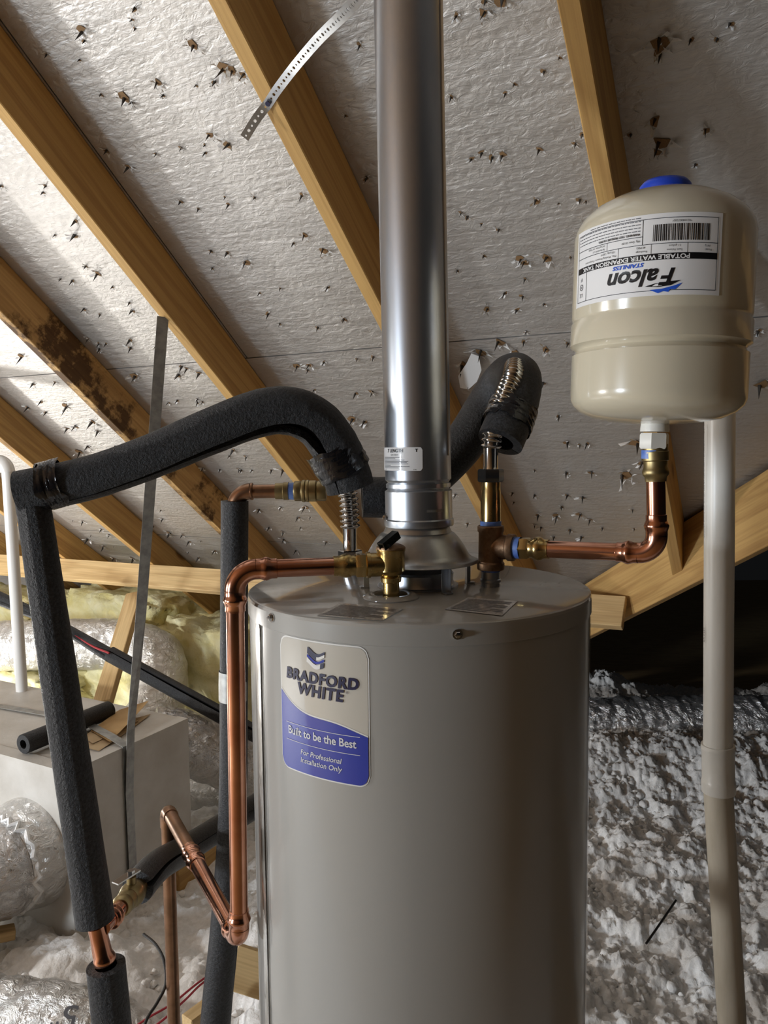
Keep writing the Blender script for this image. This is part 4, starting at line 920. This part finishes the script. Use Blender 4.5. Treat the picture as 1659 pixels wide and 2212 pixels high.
obj('union', join(hexnut(un, cdv, .0185, .014, 8), lathe([(.0190, .014), (.0205, .016), (.0205, .020), (.0190, .021), (.0205, .023), (.0205, .027), (.0190, .028), (.0195, .030), (.0195, .040), (.0180, .041)], un, cdv, 32), hexnut(un+cdv*.041, cdv, .0185, .018, 8)), M['brass_dull'], cpip)
PB = [at(507, 1082, Yc), at(506, 1250, Yc), at(505, 1500, Yc), at(502, 1750, Yc+.01), at(486, 2000, Yc+.02), at(468, 2180, Yc+.03), at(450, 2420, Yc+.04)]
f4 = sleeve('foam_pipe_sleeve', 'tall black foam sleeve standing behind the copper discharge pipe', PB, .0255, .011, a0=-1.4, radii=(.0250, .0255, .026, .0265, .028, .030, .030), mat='foam_smooth', seed=18)
tq = at(504, 1480, Yc); wraptape_mat = M['tape']
obj('silver_tape', lathe([(.0268, -.028), (.0272, .0), (.0268, .028)], tq, unit(PB[2]-PB[1]), 36, caps=False), M['galv_dull'], f4)
PR = [at(782, 1074, .205), at(850, 1074, .205), at(920, 1040, .205), at(985, 985, .20), at(1035, 910, .185), at(1075, 845, .16), at(1112, 812, .115), at(1128, 830, .06), at(1118, 868, .02), at(1092, 925, -.005), at(1072, 970, -.012)]
PR = [at(782, 1074, .205), at(860, 1070, .21), at(930, 1030, .215), at(1000, 960, .215), at(1050, 880, .20), at(1085, 825, .165), at(1110, 808, .115), at(1122, 822, .065), at(1116, 862, .03), at(1098, 912, .005), at(1080, 955, -.010)]
f5 = sleeve('foam_pipe_sleeve', 'looped black foam sleeve split open right of the flue', PR, .038, .014, gaps=(.03, .03, .03, .03, .03, .1, .7, .95, .45, .06, .04), a0=math.pi, ref=None, radii=(.0375, .038, .039, .039, .038, .036, .036, .036, .0365, .037, .036), mat='foam_smooth', seed=22, per=12)
wraptape(f5, at(1108, 885, .018), at(1093, 922, .002), .0375, 13)

# ================================================================== PVC PIPES
pv = thing('drain_vent_pipe', 'thick white plastic vent pipe standing right of the heater', 'pipe', at(1590, 2420, .50))
q0_, q1_, q2_, q3_ = at(1557, 560, .51), at(1551, 1625, .50), at(1551, 1700, .50), at(1590, 2360, .50)
pu = unit(q0_-q1_); q0_ = q1_ + pu*((KS+.005-(q1_-CAM)@N)/(pu@N))     # up to the roof
obj('upper_pipe', tube(seg(q0_, q1_, 10), .0320, 48), M['pvc'], pv)
obj('lower_pipe', tube(seg(q2_, q3_, 10), .0320, 48), M['pvc_dusty'], pv)
cd_ = unit(at(1552, 1710, .50)-at(1551, 1608, .50)); cl = np.linalg.norm(at(1552, 1710, .50)-at(1551, 1608, .50))
obj('coupling', lathe([(.0323, .0), (.0363, .0), (.0368, .004), (.0368, .012), (.0356, .014), (.0353, cl-.030), (.0363, cl-.028), (.0370, cl-.024), (.0370, cl-.002), (.0363, cl), (.0323, cl)], at(1551, 1608, .50), cd_, 48), M['pvc'], pv)
def vtext(s, pxa, pya, pyb, size, mat='ink_grey'):
    v, f = text2d(s, size, 0, 0, 1.0); v[:, 0] -= v[:, 0].min(); A0 = at(1551, pya, .50); dd = unit(at(1551, pyb, .50)-A0); cdir_ = math.atan2(CAM[1]-.50, CAM[0]-A0[0])-math.radians(62)
    o_ = obj('lettering', ([A0+dd*p[0]+V((math.cos(cdir_-p[1]/.0324)*.0324, math.sin(cdir_-p[1]/.0324)*.0324, 0)) for p in v], f), M[mat], pv, smooth=False)
vtext('PVC DWV AND SCH 40 PR 280 PSI  ASTM D 2665  NSF-PW  SDR 23 PPFA  12MA01221', 1530, 918, 1300, .0068)
vtext('CRESLINE', 1527, 1355, 1500, .0080)
sp0 = at(16, 1012, 1.95); sp1 = at(48, 1500, 1.95)
sv = thing('condensate_pipe', 'thin white plastic pipe at the left edge, in front of the rafters', 'pipe', sp1)
obj('pipe_wall', tube(seg(sp0, sp1, 4), .0235, 28), M['pvc_small'], sv)
el_ = sp0+V((-.18, .05, .06))
obj('elbow', join(tube(arc(sp1, sp0+V((0, 0, .02)), el_, .035, 10), .0285, 28), tube(seg(sp0+V((0, 0, .02))+unit(el_-sp0)*.03, el_+unit(el_-sp0)*.4), .0235, 28)), M['pvc_small'], sv)

# ================================================================== STRAPS
def ribbon(P, wdirs, w, t=.0012):
    P = [V(p) for p in P]; vs = []; fs = []
    for i, p in enumerate(P):
        T_ = unit(P[min(i+1, len(P)-1)]-P[max(i-1, 0)]); wd_ = V(wdirs[i] if len(wdirs) > 1 else wdirs[0]); wd_ = unit(wd_-T_*(wd_@T_)); nn = np.cross(T_, wd_)
        for a, b in ((-1, -1), (1, -1), (1, 1), (-1, 1)): vs.append(p+wd_*a*w/2+nn*b*t/2)
    for i in range(len(P)-1):
        for j in range(4): j2 = (j+1) % 4; fs.append((4*i+j, 4*i+j2, 4*i+4+j2, 4*i+4+j))
    fs.append((3, 2, 1, 0)); n = 4*(len(P)-1); fs.append((n, n+1, n+2, n+3)); return vs, fs
sA = roof(*roof_px(352, 684, KB-.002), KB-.002); sB = onz(276, 1607, .690)
hs = thing('hanger_strap', 'long flat grey steel strap hanging from a rafter to the plenum box', 'strap', at(288, 1880, pc[1]+.30))
bpt = pc+DH*.235+Ee*.006
P = [sA, sA+(sB-sA)*.33+V((.004, 0, 0)), sA+(sB-sA)*.66+V((.008, 0, 0)), sB+V((.012, -.0, .05)), V((bpt[0]+.010, bpt[1], .62)), V((bpt[0]+.004, bpt[1], .52)), V((bpt[0]+.006, bpt[1], .20))]
obj('strap', ribbon(P, [(.8, .5, 0)]*3+[DH]*4, .034), M['galv_dull'], hs, smooth=False)
hs2 = thing('hanger_strap', 'flat grey steel strap lying over the top of the plenum box', 'strap', pc+DH*.235)
w0 = pc+DH*.235
P = [onz(-160, 1505, .684), onz(-20, 1522, .684), onz(120, 1545, .687), onz(195, 1566, .700), onz(240, 1590, .704), w0+Ee*.006+V((0, 0, .004)), w0+Ee*.008-V((0, 0, .03)), w0+Ee*.0035-V((0, 0, .10)), w0+Ee*.0035-V((0, 0, .50))]
obj('strap', ribbon(P, [DH], .034), M['galv_dull'], hs2, smooth=False)
# perforated strap from the rafter towards the flue
ps = thing('perforated_strap', 'short perforated steel strap nailed across a rafter near the top', 'strap', roof(*roof_px(528, 298, KB-.06), KB-.06))
sp = [(528, 298, .045), (553, 258, .022), (578, 225, .004), (600, 192, .003), (640, 140, .02), (690, 82, .06), (735, 38, .10), (775, -5, .15), (830, -70, .22)]
Pp = smooth_path([roof(*roof_px(x, y, KB-o_), KB-o_) for x, y, o_ in sp], 20)
Lp = np.concatenate([[0], np.cumsum(np.linalg.norm(np.diff(Pp, axis=0), axis=1))])
def strap_holes(P, w, pitch):
    """band with a row of square-octagonal holes: built cell by cell"""
    L = Lp[-1]; n = int(L/pitch); vs = []; fs = []; T_, A_, B_ = frames(P, ref=-N)
    def pt(s, a, up): 
        i = np.interp(s, Lp, np.arange(len(P))); i0 = int(min(i, len(P)-2)); f_ = i-i0; p = P[i0]*(1-f_)+P[i0+1]*f_; return p + B_[i0]*a + A_[i0]*up
    for k in range(n):
        s0 = k*pitch; r = (.0033 if k % 2 else .0021); cs = s0+pitch/2
        outer = [(s0, -w/2), (s0+pitch/2, -w/2), (s0+pitch, -w/2), (s0+pitch, 0), (s0+pitch, w/2), (s0+pitch/2, w/2), (s0, w/2), (s0, 0)]
        inner = [(cs+r*math.cos(t), r*math.sin(t)) for t in [math.radians(225+45*j) for j in range(8)]]
        for up in (.0005, -.0005):
            b_ = len(vs); vs += [pt(s, a, up) for s, a in outer+inner]
            for j in range(8):
                q = (b_+j, b_+(j+1) % 8, b_+8+(j+1) % 8, b_+8+j); fs.append(q if up > 0 else q[::-1])
    return vs, fs
obj('band', strap_holes(Pp, .019, .0115), M['galv'], ps, smooth=False)
nh = roof(*roof_px(580, 222, KB-.005), KB-.005)
obj('nail', lathe([(.0055, 0), (.0055, .0018)], nh-N*.003, -N, 12), M['ink_navy'], ps)

# ================================================================== SMALL THINGS
# refrigerant line with insulated sleeve
ls = thing('line_set', 'dark insulated refrigerant line sloping across in front of the silver ducts', 'pipe', at(480, 1560, 1.80))
a_, m_, z_ = at(-60, 1262, 2.30), at(238, 1413, 2.05), at(560, 1590, 1.80)
obj('thin_sleeve', tube(smooth_path([a_, at(110, 1338, 2.18)+V((0, 0, -.01)), m_+unit(z_-m_)*.04], 8), .0245, 24), M['foam_smooth'], ls)
obj('small_tube', tube(smooth_path([a_+V((0, -.02, -.03)), at(110, 1348, 2.16), at(235, 1424, 2.03)], 8), .013, 16), M['foam_smooth'], ls)
obj('red_cable', tube(smooth_path([at(160, 1371, 2.11), at(200, 1396, 2.06), at(236, 1411, 2.005)], 8), .0045, 10), M['cord_red'], ls)
obj('thick_sleeve', foam_sweep([m_, (m_+z_)/2, z_], .034, .012, (.10, .30, .30), 0.75, (0, 0, 1)), M['foam_smooth'], ls)
# loose offcut of foam tube lying on the box
t0 = onz(50, 1608, .684+.034); t1 = onz(236, 1533, .684+.034)
lf = thing('foam_tube_offcut', 'loose offcut of black foam tube lying on the plenum box', 'foam tube', (t0+t1)/2-V((0, 0, .034)))
tdir = unit(t1-t0); L_ = np.linalg.norm(t1-t0)
obj('foam', lathe([(.015, .06), (.015, 0), (.031, .0), (.033, .003), (.033, L_-.003), (.031, L_), (.015, L_), (.015, L_-.06)], t0, tdir, 40, caps=False), M['foam_smooth'], lf)
obj('bore', lathe([(.0149, .059), (.0149, .06)], t0, tdir, 24), M['foam_inside'], lf)
# brown card sheets
def sheet(pts, z, mat, name, label, lift=(0, 0, 0, 0)):
    q = [onz(x, y, z) + V((0, 0, l_)) for (x, y), l_ in zip(pts, lift)]; n = 8; vs = []; fs = []
    for i in range(n+1):
        for j in range(n+1):
            s, t = i/n, j/n; p = (q[0]*(1-t)+q[1]*t)*(1-s)+(q[3]*(1-t)+q[2]*t)*s; vs.append(p+V((0, 0, .004*math.sin(s*3.1)*math.sin(t*4))))
    m = (n+1)**2; vs += [p-V((0, 0, .0012)) for p in vs]
    for i in range(n):
        for j in range(n):
            a = i*(n+1)+j; fs += [(a, a+1, a+n+2, a+n+1), (a+m, a+m+n+1, a+m+n+2, a+m+1)]
    o = obj(name, (vs, fs), M[mat], angle=None); return tag(o, label, 'card', 'papers on the plenum box')
sheet([(176, 1612), (214, 1622), (326, 1542), (262, 1560)], .6845, 'card_pale', 'paper_sheet', 'lowest pale brown sheet under the other papers on the plenum box')
sheet([(180, 1592), (200, 1606), (300, 1556), (252, 1536)], .6905, 'card_pale', 'paper_sheet', 'middle brown sheet between the papers on the plenum box')
ev = sheet([(196, 1578), (238, 1602), (322, 1530), (258, 1540)], .697, 'card', 'paper_envelope', 'brown paper envelope on top of the papers on the plenum box', (0, 0, .03, .012))
# wires
def wire(name, P, r, mat, label):
    o = obj(name, tube(smooth_path(P, 10), r, 8), M[mat]); return tag(o, label, 'wire')
wire('cable', [onz(262, 2240, .24), onz(318, 2200, .25), onz(372, 2168, .25), onz(432, 2120, .25), onz(500, 2075, .24)], .0028, 'red_wire', 'red wire lying on the insulation, the upper of the pair')
wire('cable', [onz(285, 2250, .23), onz(350, 2205, .24), onz(400, 2160, .24), onz(440, 2122, .245), onz(505, 2082, .23)], .0028, 'red_wire', 'red wire lying on the insulation, the lower of the pair')
wire('cable', [at(310, 2018, .42), at(336, 2040, .38), at(354, 2075, .34), at(358, 2125, .30), at(340, 2165, .26), at(318, 2200, .22), at(300, 2250, .18)], .0032, 'black_wire', 'thin black wire curving down past the rear copper drop pipe')
wire('twig', [onz(1396, 2038, .24), onz(1428, 1992, .25), onz(1460, 1945, .245)], .0035, 'black_wire', 'thin dark stick lying on the insulation right of the heater')
# framing showing through the insulation
lumber('floor_joist', at(500, 2085, .62), at(640, 2130, .62), (0, .5, 1), .038, .10, M['pine_pale'], 'pale joist end showing beside the bottom copper elbow', 'joist')
lumber('floor_joist', at(380, 1905, 1.45), at(520, 1800, 1.75), (0, 0, 1), .038, .14, M['pine'], 'brown joist under the sagging silver ducts', 'joist')
lumber('wood_block', at(1440, 1742, 1.98)+V((0, 0, .0)), at(1535, 1768, 1.9), (0, -.3, 1), .07, .035, M['pine'], 'short wood block half buried in the insulation by the white pipe', 'wood block')
lumber('floor_joist', at(404, 2225, .45), at(470, 2175, .52), (0, 0, 1), .038, .06, M['pine_pale'], 'piece of joist at the foot of the leaning sleeve behind the discharge pipe', 'joist')
lumber('floor_joist', at(-60, 2030, 1.0), at(32, 2012, 1.06), (0, 0, 1), .05, .03, M['pine_pale'], 'piece of wood sticking out below the plenum box at the left edge', 'wood block')
# writing on the duct jackets
def duct_mark(parent, path, r, txt, size, px, py, rot=0., flip=1):
    Q = smooth_path(path, 40); L = np.concatenate([[0], np.cumsum(np.linalg.norm(np.diff(Q, axis=0), axis=1))]); T_, A_, B_ = frames(Q); rr = ray(px, py); rr = rr/np.linalg.norm(rr)
    best = None
    for i in range(len(Q)):                     # nearest surface point along the line of sight
        w = Q[i]-CAM; t = w@rr; dist = np.linalg.norm(CAM+rr*t-Q[i])
        if dist < r*.98:
            for tt in np.linspace(t-r, t, 60):
                p = CAM+rr*tt; q = p-Q[i]
                if abs(q@T_[i]) < .006 and abs(np.linalg.norm(q)-r) < .006 and (best is None or tt < best[0]): best = (tt, L[i], math.atan2(q@B_[i], q@A_[i]))
    if best: duct_text(parent, path, r, txt, size, best[1], best[2], 'ink_grey', rot)
duct_mark(rd, PRD, .166, '8"', .045, 1297, 1628, 0)
duct_mark(d4, P5, .125, '5"', .075, 138, 2192, 3.5)
# a torn lobe of facing hanging by the rafter right of the flue
row3 = [p for p in panels if p[2] > 1.4 and p[3] < 2.7 and p[0] < -.75 < p[1]]
if row3:
    lobe = [(990, 812), (994, 838), (1012, 841), (1030, 825), (1040, 800), (1034, 770), (1018, 764), (1008, 785)]
    inv = ceil_mw.inverted()
    for zz, nm in ((0, 'foil_tear'),):
        vs = [inv @ Vector(roof(*roof_px(x, y, KS-.02-.02*((y-764)/77)), KS-.02-.02*((y-764)/77))) for x, y in lobe]; n = len(vs); vs2 = [v_+Vector((0, 0, .002)) for v_ in vs]
        me = mesh_of(nm, [tuple(v_) for v_ in vs]+[tuple(v_) for v_ in vs2], [tuple(range(n)), tuple(range(2*n-1, n-1, -1))]+[(i, i+n, (i+1) % n+n, (i+1) % n) for i in range(n)], False); me.materials.append(M['white_paper'])
        o = bpy.data.objects.new(nm, me); COL.objects.link(o); o.parent = row3[0][4]
